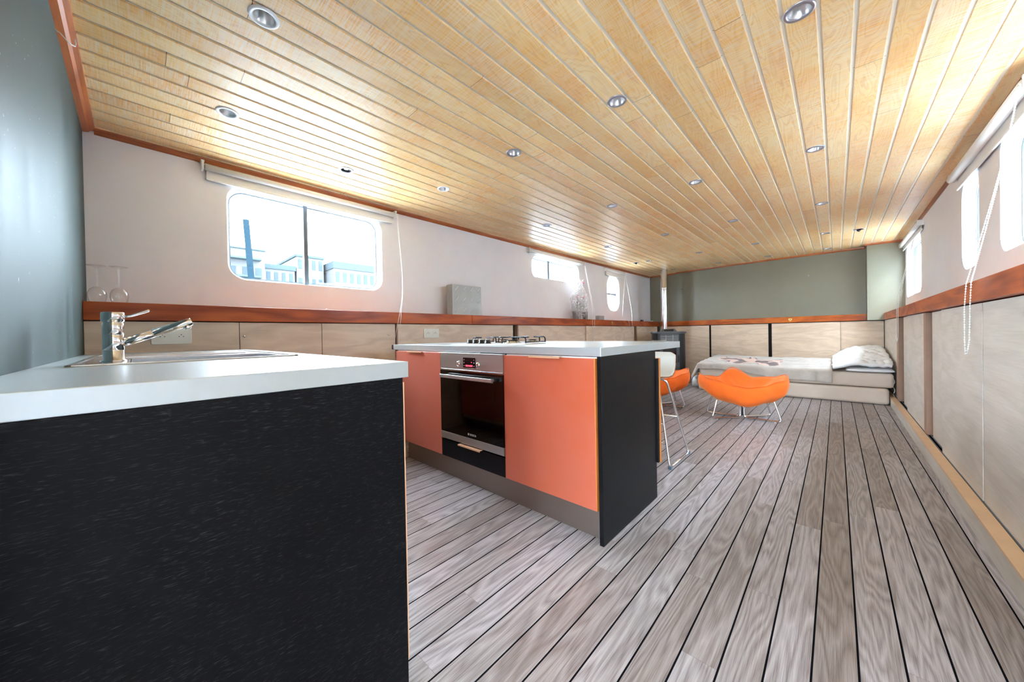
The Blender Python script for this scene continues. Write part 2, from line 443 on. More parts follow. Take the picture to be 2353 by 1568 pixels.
def ring_prism(mb, outer, inner, a0, a1, axis, M4=None):
    """frame between two outlines with equal point counts"""
    def P(p, a):
        q = {'z': (p[0], p[1], a), 'y': (p[0], a, p[1]), 'x': (a, p[0], p[1])}[axis]
        return M4 @ Vector(q) if M4 is not None else q
    n = len(outer)
    V = [[mb.v(P(p, a)) for p in o] for o, a in ((outer, a0), (outer, a1), (inner, a1), (inner, a0))]
    for k in range(4):
        A, B = V[k], V[(k + 1) % 4]
        for i in range(n): mb._f([A[i], A[(i + 1) % n], B[(i + 1) % n], B[i]])

def cut(o, cutters):
    """boolean-subtract cutter meshes, bake the result"""
    mb = MB()
    for f in cutters: f(mb)
    c = mb.build('cutter', M['dark'])
    m = o.modifiers.new('cut', 'BOOLEAN'); m.operation = 'DIFFERENCE'; m.object = c; m.solver = 'EXACT'
    dg = bpy.context.evaluated_depsgraph_get(); dg.update()
    me = bpy.data.meshes.new_from_object(o.evaluated_get(dg), depsgraph=dg)
    o.modifiers.remove(m); old = o.data; o.data = me; me.name = o.name
    bpy.data.meshes.remove(old); cm = c.data; bpy.data.objects.remove(c); bpy.data.meshes.remove(cm)
    return o

# ------------------------------------------------------------------ room shell
LW = -3.21                       # left wall face
YE = 8.30
def zc(x, y): return 2.247 - .02 * ((x + 1.25) / 1.96) ** 2 + .030 * (max(y, 0) / 8.0) ** 2
def rwx(y): return .70 + .006 * y  # right wall face

struct(MB().box(-3.35, .9, -2.4, 8.5, -.08, 0).build('floor', M['floor']))

def build_ceiling():
    mb = MB(); prof = []
    x = CX0 - 30 * CW
    while x < .86:
        for dx, dz in ((-.007, .005), (-.0062, 0.0058), (.0062, .0058), (.0068, .005), (.0095, 0)):
            prof.append((x + dx, dz))
        prof.append((x + CW - .0095, 0)); x += CW
    ys = [-2.4] + [-.4 + .55 * k for k in range(17)]
    lo = []
    for y in ys: lo.append([mb.v((px, y, zc(px, y) + dz)) for px, dz in prof])
    up = [[mb.v((px, y, 2.36)) for px in (prof[0][0], prof[-1][0])] for y in ys]
    for a in range(len(ys) - 1):
        for k in range(len(prof) - 1): mb._f([lo[a][k], lo[a][k + 1], lo[a + 1][k + 1], lo[a + 1][k]])
        mb._f([up[a][0], up[a + 1][0], up[a + 1][1], up[a][1]])
        mb._f([lo[a][0], lo[a + 1][0], up[a + 1][0], up[a][0]]); mb._f([lo[a][-1], up[a][1], up[a + 1][1], lo[a + 1][-1]])
    mb._f([up[0][0], up[0][1]] + lo[0][::-1]); mb._f([up[-1][1], up[-1][0]] + lo[-1])
    return struct(mb.build('ceiling', M['ceiling']))

SPOTS = []
for r, y in enumerate((.365, 1.83, 3.30, 4.80, 6.36, 7.66)):
    for c, x in enumerate((-2.485, -1.655, -.88, -.10)):
        SPOTS.append((c, r, x, y))
ceil = build_ceiling()
EXTRA = [(-2.712, 1.10), (.227, 6.44), (-2.714, 6.34)]
cut(ceil, [lambda mb, x=x, y=y: mb.lathe([(0, zc(x, y) - .05), (.041, zc(x, y) - .05), (.041, zc(x, y) + .085), (0, zc(x, y) + .085)], (x, y, 0), 28) for (c, r, x, y) in SPOTS] +
          [lambda mb, x=x, y=y: mb.lathe([(0, zc(x, y) - .05), (.041, zc(x, y) - .05), (.041, zc(x, y) + .085), (0, zc(x, y) + .085)], (x, y, 0), 28) for x, y in EXTRA])

# side walls with rounded window openings ------------------------------------
WZ0, WZ1 = 1.395, 2.09
LWIN = [(.452, 1.623, 1.405, 2.095, .115), (3.895, 5.145, 1.795, 2.105, .10), (6.15, 6.655, 1.388, 2.08, .22)]
wl = MB().box(LW - .11, LW, -.32, YE + .2, -.02, 2.34).build('wall_left', M['wall']); struct(wl)
cut(wl, [lambda mb, w=w: mb.prism(rrect(*w[:4], w[4]), LW - .3, LW + .2, 'x') for w in LWIN])

RWIN = [(2.35, 3.52, 1.395, 2.08, .11), (3.95, 4.42, 1.395, 2.08, .15), (6.30, 7.55, 1.39, 2.09, .12)
        ]
wr = MB().prism([(rwx(-2.4), -2.4), (rwx(8.5), 8.5), (rwx(8.5) + .11, 8.5), (rwx(-2.4) + .11, -2.4)], -.02, 2.34).build('wall_right', M['rwall']); struct(wr)
cut(wr, [lambda mb, w=w: mb.prism(rrect(*w[:4], w[4]), .5, 1.0, 'x') for w in RWIN])

def window(n, x_out, w, side, split=None, horiz=None, mw=.020):
    """frame ring at the outer face, pane, mullion. side: -1 left wall, 1 right wall"""
    y0, y1, z0, z1, r = w
    root = bpy.data.objects.new('window_%d' % n, None); COL.objects.link(root); root['kind'] = 'structure'
    root.location = (x_out, (y0 + y1) / 2, z0)
    a, b = sorted((x_out, x_out - side * .030))
    mb = MB(); ring_prism(mb, rrect(y0 - .012, y1 + .012, z0 - .012, z1 + .012, r + .012), rrect(y0 + .020, y1 - .020, z0 + .020, z1 - .020, r - .015), a, b, 'x')
    mb.build('window_frame', M['white_frame'], root)
    mb = MB(); mb.prism(rrect(y0 + .015, y1 - .015, z0 + .015, z1 - .015, r - .012), x_out - side * .012, x_out - side * .016, 'x')
    mb.build('window_pane', M['pane'], root)
    mb = MB(); ring_prism(mb, rrect(y0 + .0205, y1 - .0205, z0 + .0205, z1 - .0205, r - .016), rrect(y0 + .027, y1 - .027, z0 + .027, z1 - .027, r - .022), a + .004, b - .004, 'x')
    mb.build('window_gasket', M['gasket'], root)
    if split is not None:
        mb = MB(); mb.box(a - .002, b + .004, split, split + mw, z0 + .012, z1 - .012); mb.mi = 1; mb.box(a - .003, b + .001, split + mw, split + mw + .012, z0 + .012, z1 - .012)
        mb.build('window_mullion', [M['frame'], M['gasket']], root)
    if horiz is not None:
        mb = MB(); mb.box(a - .002, b + .004, y0 + .012, y1 - .012, horiz, horiz + mw)
        mb.build('window_transom', M['frame'], root)
    return root
window(1, LW - .105, LWIN[0], -1, .968)
window(2, LW - .105, LWIN[1], -1, 4.36, None, .040)
window(3, LW - .105, LWIN[2], -1, None, 1.715, .030)
window(4, rwx(2.9) + .10, RWIN[0], 1)
window(5, rwx(4.2) + .10, RWIN[1], 1)
window(6, rwx(6.9) + .10, RWIN[2], 1, 6.72)

# end bulkhead (slightly skewed, like the hull) --------------------------------
def skew(x): return 8.20 - (x + 3.21) * .060      # y of the bulkhead face
struct(MB().prism([(-3.209, skew(-3.209) + .05), (-2.60, skew(-2.6) + .05), (-2.60, skew(-2.6)), (.80, skew(.8)), (.80, 8.45), (-3.209, 8.45)], -.02, 2.34).build('wall_back', M['bulk']))
PY = 7.67
struct(MB().prism([(.352, PY), (.80, PY + .01), (.80, 8.1), (.352, 8.1)], 1.085, 2.33).build('wall_pillar', M['bulk']))
# galley partition + stairwell behind the camera
struct(MB().box(-3.32, -.62, -.30, -.20, -.02, 2.34).build('wall_front', M['splash']))
wb = MB().box(-.80, .75, -2.40, -2.30, -.02, 2.34).build('wall_stairwell', M['wall']); struct(wb)
cut(wb, [lambda mb: mb.prism(rrect(-.50, .50, .1, 2.1, .06), -2.6, -2.1, 'y')])
struct(MB().box(-.72, -.62, -2.30, -.30, -.02, 2.34).build('wall_passage', M['wall']))
d = bpy.data.objects.new('added_daylight_door', None); COL.objects.link(d); d['kind'] = 'structure'; d.location = (0, -2.36, 0)  # unseen glazed door, added so daylight enters from behind the camera
mb = MB(); ring_prism(mb, rrect(-.50, .50, .1, 2.1, .06), rrect(-.44, .44, .16, 2.04, .04), -2.38, -2.34, 'y'); mb.build('added_door_frame', M['white_frame'], d)
MB().prism(rrect(-.45, .45, .15, 2.05, .04), -2.362, -2.356, 'y').build('added_door_pane', M['pane'], d)

# ceiling strips
def strip(name, f, y0, y1, mat, n=16):
    mb = MB(); R = []
    for k in range(n + 1):
        y = y0 + (y1 - y0) * k / n; R.append([mb.v(p) for p in f(y)])
    for a, b in zip(R, R[1:]):
        m = len(a)
        for k in range(m): mb._f([a[k], a[(k + 1) % m], b[(k + 1) % m], b[k]])
    mb._f(R[0][::-1]); mb._f(R[-1]); return struct(mb.build(name, mat))
strip('trim_1', lambda y: [(LW, y, zc(LW, y) + .002), (LW + .024, y, zc(LW, y) + .002), (LW + .022, y, zc(LW, y) - .010), (LW + .008, y, zc(LW, y) - .028), (LW, y, zc(LW, y) - .032)], -.155, 8.2, M['trim'])
strip('trim_2', lambda y: [(rwx(y), y, zc(.7, y) + .002), (rwx(y) - .020, y, zc(.7, y) + .002), (rwx(y) - .016, y, zc(.7, y) - .016), (rwx(y), y, zc(.7, y) - .030)], .0, PY, M['trim'])
strip('trim_3', lambda x: [(x, skew(x), zc(x, 8) + .004), (x, skew(x) - .020, zc(x, 8) + .004), (x, skew(x) - .018, zc(x, 8) - .014), (x, skew(x), zc(x, 8) - .028)], -2.60, .352, M['trimx'])
strip('trim_4', lambda x: [(x, skew(x) + .05, zc(x, 8) + .004), (x, skew(x) + .03, zc(x, 8) + .004), (x, skew(x) + .032, zc(x, 8) - .014), (x, skew(x) + .05, zc(x, 8) - .028)], -3.19, -2.60, M['trimx'])
strip('trim_5', lambda x: [(x, PY, zc(x, 7.6) + .004), (x, PY - .020, zc(x, 7.6) + .004), (x, PY - .018, zc(x, 7.6) - .014), (x, PY, zc(x, 7.6) - .030)], .332, rwx(PY) - .002, M['trimx'])
strip('trim_6', lambda y: [(.352, y, zc(.35, y) + .004), (.332, y, zc(.35, y) + .004), (.334, y, zc(.35, y) - .014), (.352, y, zc(.35, y) - .030)], PY - .0, skew(.34) - .02, M['trim'], 2)
strip('trim_7', lambda x: [(x, -.2, zc(x, 0) + .004), (x, -.150, zc(x, 0) + .004), (x, -.152, zc(x, 0) - .008), (x, -.168, zc(x, 0) - .014), (x, -.178, zc(x, 0) - .026), (x, -.2, zc(x, 0) - .030)], LW, -.62, M['trimx'])

# ------------------------------------------------------------------ ledges
LF = -2.945
def ledge(pts, label, mat):
    o = MB().prism(pts, 1.086, 1.187).build('ledge_board', mat, None, .003)
    tag(o, label, 'ledge')
ledge([(LW + .001, -.199), (LF, -.199), (LF, 2.519), (LW + .001, 2.519)], 'long mahogany ledge board under the big split window beside the sink', M['ledge'])
ledge([(LW + .001, 2.522), (LF, 2.522), (LF, 8.12), (LW + .001, 8.12)], 'long mahogany ledge board carrying the wrapped box and the flower stand', M['ledge'])
yl = lambda x: 8.10 - (x + 2.75) * .080
ledge([(-2.66, yl(-2.66)), (.350, yl(.35)), (.350, skew(.35) - .001), (-2.66, skew(-2.66) - .001)], 'orange-brown mahogany ledge along the olive grey end wall', M['ledgex'])
MB_l = MB().prism([(.482, 0.02), (rwx(0.02), 0.02), (rwx(PY) - .001, PY - .001), (.528, PY - .001), (.490, 2.6)], 1.086, 1.187)
tag(MB_l.build('ledge_board', M['ledge'], None, .003), 'mahogany ledge along the wall with the beaded chain and frosted bright windows', 'ledge')
o = MB().box(-2.93, -2.67, 8.14, 8.2, 1.086, 1.187).build('ledge_board', M['ledgex']); tag(o, 'short mahogany ledge piece recessed behind the flue pipe', 'ledge')

# little fittings on the ledges
def stud(name, label, cat, loc, r, mat, axis='x'):
    R = Matrix.Translation(loc) @ (Matrix.Rotation(PI / 2, 4, 'Y') if axis == 'x' else (Matrix.Rotation(PI / 2, 4, 'X') if axis == 'y' else Matrix()))
    mb = MB(); mb.sm = True; mb.lathe([(0, 0), (r, 0), (r * .95, r * .5), (r * .5, r * .9), (0, r)], seg=12, M4=R)
    return tag(mb.build(name, mat), label, cat)

# ------------------------------------------------------------------ wall cabinets (sliding doors)
def panel(parent, face, a0, a1, z0, z1, depth, mat, th=.016, knob=None, vertical_lip=None):
    """face 'L' (faces +x at x=LFx), 'R' (faces -x), 'B' (faces -y)"""
    mb = MB()
    if face == 'L': mb.box(CXL - depth - th, CXL - depth, a0, a1, z0, z1)
    elif face == 'R': mb.box(CXR(a0) + depth, CXR(a0) + depth + th, a0, a1, z0, z1)
    elif face == 'B':
        mb.prism([(a0, CYB(a0) + depth), (a1, CYB(a1) + depth), (a1, CYB(a1) + depth + th), (a0, CYB(a0) + depth + th)], z0, z1)
    o = mb.build('door', mat, parent, .001)
    if knob is not None and face == 'L':
        kb = MB(); kb.sm = True; kb.lathe([(0, 0), (.006, 0), (.005, .008), (.009, .014), (.009, .019), (0, .022)], seg=12, M4=Matrix.Translation((CXL - depth, knob, .986)) @ Matrix.Rotation(PI / 2, 4, 'Y'))
        kb.build('knob', M['chrome'], o)
    return o
CXL = -2.962
CXR = lambda y: .512 + .0035 * y
CYB = lambda x: yl(x) + .018
ZT = 1.080
# left run
c = thing('storage_cabinet', 'bleached oak sliding-door cabinet behind the chrome tap', 'cabinet', (-3.08, .7, 0))
simple_box('body', M['dark'], c, LW + .005, CXL - .045, -.198, 1.612, 0, ZT)
panel(c, 'L', -.198, .468, .06, ZT, 0, M['beige']); panel(c, 'L', .472, .985, .06, ZT, .002, M['beige'], knob=.494); panel(c, 'L', .989, 1.608, .06, ZT, 0, M['beige'], knob=1.54)
simple_box('plinth_board', M['beige'], c, CXL - .04, CXL - .01, -.198, 1.612, 0, .06)
c = thing('storage_cabinet', 'bleached oak sliding-door cabinet with a double socket behind the hob knobs', 'cabinet', (-3.08, 2.4, 0))
simple_box('body', M['dark'], c, LW + .005, CXL - .045, 1.620, 3.270, 0, ZT)
simple_box('side_edge', M['edge_wood'], c, CXL - .045, CXL + .001, 1.622, 1.634, .0, ZT)
panel(c, 'L', 1.636, 2.366, .06, ZT, 0, M['beige']); panel(c, 'L', 2.35, 3.222, .06, ZT, .020, M['beige'])
simple_box('plinth_board', M['beige'], c, CXL - .04, CXL - .01, 1.62, 3.27, 0, .06)
c = thing('storage_cabinet', 'bleached oak sliding-door cabinet behind the worktop below the flower stand', 'cabinet', (-3.08, 5.0, 0))
simple_box('body', M['dark'], c, LW + .005, CXL - .045, 3.275, 6.86, 0, ZT)
simple_box('side_edge', M['edge_wood'], c, CXL - .045, CXL + .001, 3.275, 3.298, .0, ZT)
panel(c, 'L', 3.30, 4.20, .06, ZT, 0, M['beige']); panel(c, 'L', 4.18, 4.97, .06, ZT, .020, M['beige'])
panel(c, 'L', 4.95, 5.95, .06, ZT, .0, M['beige']); panel(c, 'L', 5.93, 6.82, .06, ZT, .020, M['beige'])
simple_box('plinth_board', M['beige'], c, CXL - .04, CXL - .01, 3.275, 6.86, 0, .06)
c = thing('storage_cabinet', 'narrow bleached oak cabinet end in the corner beside the stove', 'cabinet', (-3.08, 7.4, 0))
simple_box('body', M['dark'], c, LW + .005, CXL - .045, 6.865, 8.0, 0, ZT)
simple_box('side_edge', M['edge_wood'], c, CXL - .045, CXL + .001, 6.865, 6.905, .0, ZT)
panel(c, 'L', 6.91, 8.0, .06, ZT, 0, M['beige'])
# back run
def back_cab(label, x0, x1, doors, mx):
    c = thing('storage_cabinet', label, 'cabinet', (mx, 7.95, 0))
    MB().prism([(x0, CYB(x0) + .045), (x1, CYB(x1) + .045), (x1, skew(x1) - .003), (x0, skew(x0) - .003)], 0, ZT).build('body', M['dark'], c)
    for a0, a1, dep in doors: panel(c, 'B', a0, a1, .075, 1.074, dep, M['beigex'])
    MB().prism([(x0, CYB(x0) + .004), (x1, CYB(x1) + .004), (x1, CYB(x1) + .03), (x0, CYB(x0) + .03)], 0, .070).build('plinth_board', M['beigex'], c)
back_cab('bleached oak cabinet door between the stove and the bed foot', -2.95, -1.915, [(-2.95, -1.925, 0)], -2.4)
back_cab('bleached oak cabinet behind the printed blanket end, beside a black gap', -1.910, -.885, [(-1.890, -.925, 0)], -1.4)
back_cab('bleached oak two-panel cabinet behind the white folded duvet', -.880, .548, [(-.872, .048, 0), (.052, .540, .020)], -.2)
# right run
def right_cab(label, y0, y1, doors, stiles, my):
    c = thing('storage_cabinet', label, 'cabinet', (.62, my, .10))
    MB().prism([(CXR(y0) + .047, y0), (rwx(y0) - .004, y0), (rwx(y1) - .004, y1), (CXR(y1) + .045, y1)], .0, ZT).build('body', M['dark'], c)
    for a0, a1, dep in doors:
        MB().prism([(CXR(a0) + dep, a0), (CXR(a1) + dep, a1), (CXR(a1) + dep + .016, a1), (CXR(a0) + dep + .016, a0)], .104, ZT).build('door', M['grey_oak'], c, .001)
    for a0, a1 in stiles:
        MB().prism([(CXR(a0) - .003, a0), (CXR(a1) - .003, a1), (CXR(a1) + .04, a1), (CXR(a0) + .04, a0)], .10, ZT).build('stile', M['edge_wood'], c)
    t = MB(); t.mi = 0
    for dx in (.0, .019): t.prism([(CXR(y0) + dx - .004, y0), (CXR(y1) + dx - .004, y1), (CXR(y1) + dx, y1), (CXR(y0) + dx, y0)], .10, .106)
    t.build('sliding_track', M['frame'], c)
right_cab('pale grey oak cabinet nearest the camera under the mahogany ledge', .02, 2.81, [(.03, 2.805, .001)], [], 1.5)
right_cab('pale grey oak sliding-door cabinet below the hanging beaded chain loop', 2.815, 4.30, [(2.818, 3.74, 0), (3.70, 4.22, .020)], [], 3.5)
right_cab('pale grey oak sliding-door cabinet with the brown stile and dark gap', 4.305, 6.05, [(4.42, 5.40, 0), (5.36, 5.86, .020)], [(4.305, 4.40)], 5.1)
right_cab('pale grey oak cabinet end beside the bed pillows', 6.055, 7.84, [(6.30, 7.82, 0.004)], [(6.06, 6.22)], 6.9)
mb = MB(); mb.prism([(.450, .02), (CXR(.02) - .006, .02), (CXR(7.8) - .006, 7.8), (.490, 7.8)], 0, .092); mb.mi = 1
mb.prism([(.449, .02), (CXR(.02) - .006, .02), (CXR(7.8) - .006, 7.8), (.489, 7.8)], .092, .104)
struct(mb.build('baseboard_right', [M['grey_oak'], M['pine_edge']]))

# ------------------------------------------------------------------ sockets
def socket(y0, label):
    t = thing('double_socket', label, 'socket', (CXL, y0 + .09, .95), 'double wall sockets')
    w, z0, z1 = .178, .945, 1.038
    MB().prism(rrect(y0, y0 + w, z0, z1, .008, 4), CXL + .0005, CXL + .010, 'x').build('socket_plate', M['socket'], t, .002)
    for k in range(2):
        cy = y0 + .048 + k * .082; cz = (z0 + z1) / 2
        mb = MB(); ring_prism(mb, rrect(cy - .027, cy + .027, cz - .027, cz + .027, .002, 6), [(cy + .020 * math.cos(a), cz + .020 * math.sin(a)) for a in [2 * PI * (q - 3) / 28 for q in range(28)]], CXL + .0105, CXL + .0125, 'x')
        ins = mb.build('socket_insert', M['socket'], t)
        mb = MB()
        for dy, dz in ((-.0095, -.001), (.0095, -.001), (0, .010)): mb.lathe([(0, 0), (.0028, 0), (.0028, .0014), (0, .0014)], seg=10, M4=Matrix.Translation((CXL + .0104, cy + dy, cz + dz)) @ Matrix.Rotation(PI / 2, 4, 'Y'))
        mb.build('pin_hole', M['pin'], ins)
socket(.052, 'cream double socket on the cabinet behind the tap spout')
socket(1.907, 'cream double socket on the cabinet left of the hob')

# ------------------------------------------------------------------ sink unit
SX, SY0, SY1 = -.836, -.198, .490
c = thing('kitchen_cabinet', 'black-stained oak sink cabinet filling the near corner under the pale worktop', 'cabinet', (-1.8, .14, 0))
bd = MB(); bd.box(-2.90, -1.94, -.195, .452, .10, .857); bd.box(-1.55, -.862, -.195, .452, .10, .857); bd.box(-1.94, -1.55, -.195, .452, .10, .70)
bd.build('body', M['beige'], c)
simple_box('end_panel', M['black_wood'], c, -.858, -.838, -.195, .474, 0, .858, bevel=.001)
simple_box('plinth_board', M['plinth'], c, -2.90, -.862, -.195, .40, 0, .10)
for k in range(4):
    x0 = -2.90 + k * .51
    d_ = simple_box('door', M['orange'], c, x0 + .002, x0 + .507, .454, .4745, .14, .852)
    hp = MB(); hp.box(x0 + .16, x0 + .36, .472, .486, .852, .856); hp.build('handle', M['copper'], d_)
simple_box('edge_strip', M['copper'], c, -.8575, -.838, .4745, .4775, .11, .846)

o = MB().box(-2.955, -.8358, SY0, SY1, .8585, .900).build('worktop', M['counter'], None)
cut(o, [lambda mb: mb.box(-1.93, -1.56, -.02, .39, .7, 1)])
b = o.modifiers.new('edge', 'BEVEL'); b.width = .0015; b.segments = 2; b.limit_method = 'ANGLE'
tag(o, 'pale brushed worktop with the inset sink in the near corner', 'worktop')
t = thing('inset_sink', 'stainless inset sink with a ribbed drainboard set into the near worktop', 'sink', (-1.98, .14, .9))
mb = MB(); mb.sm = False
X0, X1, Y0, Y1 = -2.47, -1.50, -.135, .415
# rim plate pieces around the bowl, then bowl
for q in ((X0, -1.93, Y0, Y1), (-1.56, X1, Y0, Y1), (-1.93, -1.56, Y0, -.02), (-1.93, -1.56, .39, Y1)): mb.box(q[0], q[1], q[2], q[3], .9003, .9020)
mb.box(X0, X1, Y0, Y0 + .012, .902, .9055); mb.box(X0, X1, Y1 - .012, Y1, .902, .9055); mb.box(X0, X0 + .012, Y0, Y1, .902, .9055); mb.box(X1 - .012, X1, Y0, Y1, .902, .9055)
mb.build('rim', M['sinksteel'], t, .0015)
mb = MB(); th = .003
mb.box(-1.927, -1.927 + th, -.017, .387, .74, .9015); mb.box(-1.563 - th, -1.563, -.017, .387, .74, .9015); mb.box(-1.927, -1.563, -.017, -.017 + th, .74, .9015); mb.box(-1.927, -1.563, .387 - th, .387, .74, .9015); mb.box(-1.927, -1.563, -.017, .387, .737, .741)
bw = mb.build('bowl', M['sinksteel'], t)
mb = MB(); mb.sm = True; mb.lathe([(0, .742), (.04, .742), (.044, .745), (.046, .742)], (-1.745, .19, 0), 20); mb.build('drain_strainer', M['chrome'], bw)
mb = MB()
for k in range(6):
    x = -2.40 + k * .072; mb.prism(rrect(x, x + .012, Y0 + .07, Y1 - .07, .006, 3), .902, .9065)
mb.build('drainboard', M['sinksteel'], t, .001)

# tap
TX, TY = -1.73, -.055
t = thing('kitchen_tap', 'chrome single-lever tap with a raised slanting spout', 'tap', (TX, TY, .902))
mb = MB(); mb.sm = True
mb.lathe([(0, .9022), (.030, .9022), (.030, .906), (.0245, .909), (.0245, .9385), (.0238, .9395), (.0245, .9405), (.0245, .988), (.0238, .989), (.0245, .990), (.0245, 1.026), (.0225, 1.029), (.0225, 1.031), (.0265, 1.034), (.0265, 1.060), (.0245, 1.063), (0, 1.063)], (TX, TY, 0), 32)
mb.build('body', M['chrome'], t)
s0 = Vector((TX, TY + .012, .958)); s1 = Vector((TX + .004, .135, 1.036)); dd = (s1 - s0).normalized()
mb = MB(); mb.sm = True
mb.tube([s0, s0 + dd * .085, s0 + dd * .0852, s0 + dd * .0868, s0 + dd * .087, s1 - dd * .004, s1], [.0125, .0135, .0125, .0125, .0135, .0135, .0125], 20)
sp = mb.build('spout', M['chrome'], t)
n_ = Vector((0, dd.z, -dd.y)) * 1.0
q = s1 - dd * .020
mb = MB(); mb.sm = True; mb.tube([q + n_ * .006, q + n_ * .020, q + n_ * .0215], [.0115, .0115, .0095], 18); mb.build('aerator', M['chrome'], sp)
mb = MB(); mb.sm = True; mb.tube([(TX, TY + .012, 1.052), (TX, TY + .034, 1.050), (TX, TY + .040, 1.052), (TX, TY + .080, 1.071), (TX, TY + .084, 1.073)], [.0035, .0038, .0042, .0046, .0030], 12); mb.build('lever', M['chrome'], t)

# ------------------------------------------------------------------ island
IY = 1.400
def cabinet_door(label, x0, x1, hx0, hx1, loc):
    c = thing('kitchen_cabinet', label, 'cabinet', loc)
    simple_box('body', M['white'], c, x0 + .003, x1 - .001, IY + .022, 2.045, .157, .856)
    d_ = simple_box('door', M['orange'], c, x0, x1 - .004, IY, IY + .019, .157, .850, bevel=.0008)
    h = MB(); h.box(hx0, hx1, IY - .014, IY + .004, .8505, .8535); h.box(hx0, hx1, IY - .016, IY - .013, .8455, .8535); h.build('handle', M['copper'], d_)
    return c
cl_ = cabinet_door('orange-fronted island cabinet left of the oven', -2.572, -1.972, -2.382, -2.190, (-2.27, 1.72, .157))
simple_box('side_filler', M['beige'], cl_, -2.572, -2.520, IY + .03, IY + .05, 0, .156)
cr_ = cabinet_door('wide orange-fronted island cabinet between the oven and the black end panel', -1.372, -.797, -1.176, -.981, (-1.08, 1.72, .157))
simple_box('edge_strip', M['orange_edge'], cr_, -.8005, -.7965, IY, IY + .019, .157, .850)
o = MB().box(-.7935, -.773, IY + .012, 2.052, 0, .8585).build('gable_board', M['black_lam'], None, .001); tag(o, 'black end panel closing the island beside the bar stool', 'panel')
o = MB().box(-2.512, -.7955, 1.459, 1.472, 0, .155).build('kickboard', M['plinth']); tag(o, 'brushed steel kickboard under the island cabinets', 'kickboard')
rd = simple_box('rear_door', M['black_lam'], cr_, -1.37, -.763, 2.0535, 2.074, .203, .810)
simple_box('edge_strip', M['orange_edge'], rd, -1.37, -.758, 2.0745, 2.086, .203, .812)
o = wt = MB().box(-2.642, -.776, 1.4165, 2.500, .8590, .900).build('worktop', M['counter'], None, .0015); tag(o, 'long pale brushed worktop of the island under the hob', 'worktop')
o = MB().box(-2.668, -2.643, 1.4165, 2.500, .861, .8985).build('end_cap', M['black_plastic'], wt)
o = MB().box(-2.562, -2.53, 2.09, 2.44, 0, .857).build('support_leg', M['black_lam']); tag(o, 'black support board beneath the island overhang at its wall end', 'support')

# oven
OX0, OX1 = -1.969, -1.375
t = thing('built_in_oven', 'stainless and black glass oven built into the orange island', 'oven', (-1.672, 1.7, .28))
simple_box('housing', M['black_plastic'], t, OX0 + .01, OX1 - .01, 1.75, 2.04, .29, .84)
simple_box('control_panel', M['steel'], t, OX0, OX1, IY - .004, IY + .02, .746, .855, bevel=.002)
cav = MB(); cav.box(OX0 + .01, OX0 + .05, IY + .03, 1.75, .29, .745); cav.box(OX1 - .05, OX1 - .01, IY + .03, 1.75, .29, .745); cav.box(OX0 + .05, OX1 - .05, IY + .03, 1.75, .29, .34); cav.box(OX0 + .05, OX1 - .05, IY + .03, 1.75, .70, .745)
cav.build('cavity', M['stove_grey'], t)
rk = MB(); rk.sm = True
for z in (.45, .53):
    for y in (1.46, 1.70): rk.tube([(OX0 + .052, y, z), (OX1 - .052, y, z)], .003, 6)
    for k in range(9): rk.tube([(OX0 + .07 + k * .056, 1.46, z + .002), (OX0 + .07 + k * .056, 1.70, z + .002)], .0018, 6)
rk.build('wire_rack', M['chrome'], t)
dr = MB(); ring_prism(dr, rrect(OX0, OX1, .326, .738, .002, 2), rrect(OX0 + .07, OX1 - .07, .372, .690, .004, 2), IY - .004, IY + .022, 'y'); door_ = dr.build('door', M['black_gloss'], t)
MB().box(OX0 + .001, OX1 - .001, IY - .0062, IY - .0045, .3265, .7375).build('door_glass', M['ovenglass'], door_)
simple_box('lower_strip', M['steel'], door_, OX0, OX1, IY - .0065, IY + .02, .279, .3255, bevel=.001)
simple_box('top_trim', M['chrome'], door_, OX0, OX1, IY - .008, IY + .015, .7385, .7425)
hd = MB(); hd.prism([(IY - .052, .694), (IY - .032, .690), (IY - .030, .712), (IY - .050, .716)], OX0 + .052, OX1 - .052, 'x')
for x in (OX0 + .07, OX1 - .10): hd.box(x, x + .03, IY - .034, IY - .006, .696, .710)
hd.build('handle', M['steel'], door_, .002)
ds = MB().box(-1.725, -1.608, IY - .0062, IY - .0042, .764, .827).build('display', M['black_gloss'], t)
mb = MB()
for k, x in enumerate((-1.692, -1.676, -1.656, -1.640)):
    for z in (.7725, .7765, .7805): mb.box(x - .005, x + .005, IY - .0070, IY - .0064, z - .0012, z + .0002)
    for xx in (x - .005, x + .004): mb.box(xx, xx + .0012, IY - .0070, IY - .0064, .7715, .7810)
mb.box(-1.664, -1.661, IY - .0070, IY - .0064, .774, .776); mb.box(-1.664, -1.661, IY - .0070, IY - .0064, .778, .780)
mb.box(-1.646, -1.640, IY - .0070, IY - .0064, .797, .800)
mb.build('digits', M['disp_red'], ds)
mb = MB()
for x in (-1.713, -1.620):
    for z in (.775, .795, .813): mb.box(x - .004, x + .004, IY - .0068, IY - .0063, z - .0006, z + .0012); mb.box(x - .0012, x + .0012, IY - .0068, IY - .0063, z - .003, z + .003)
mb.build('button_print', M['mark_white'], ds)
for x in (-1.762, -1.573):
    mb = MB(); mb.sm = True; mb.lathe([(0, 0), (.0165, 0), (.0165, .004), (.0145, .016), (.011, .019), (0, .019)], seg=24, M4=Matrix.Translation((x, IY - .0042, .787)) @ Matrix.Rotation(PI / 2, 4, 'X'))
    kn = mb.build('knob', M['chrome'], t)
    mb = MB()
    for k in range(9):
        a = math.radians(-210 + 240 * k / 8); mb.box(x + .024 * math.cos(a) - .0008, x + .024 * math.cos(a) + .0008, IY - .0046, IY - .0041, .787 - .024 * math.sin(a) - .0008, .787 - .024 * math.sin(a) + .0008)
    mb.build('scale_marks', M['pin'], kn)
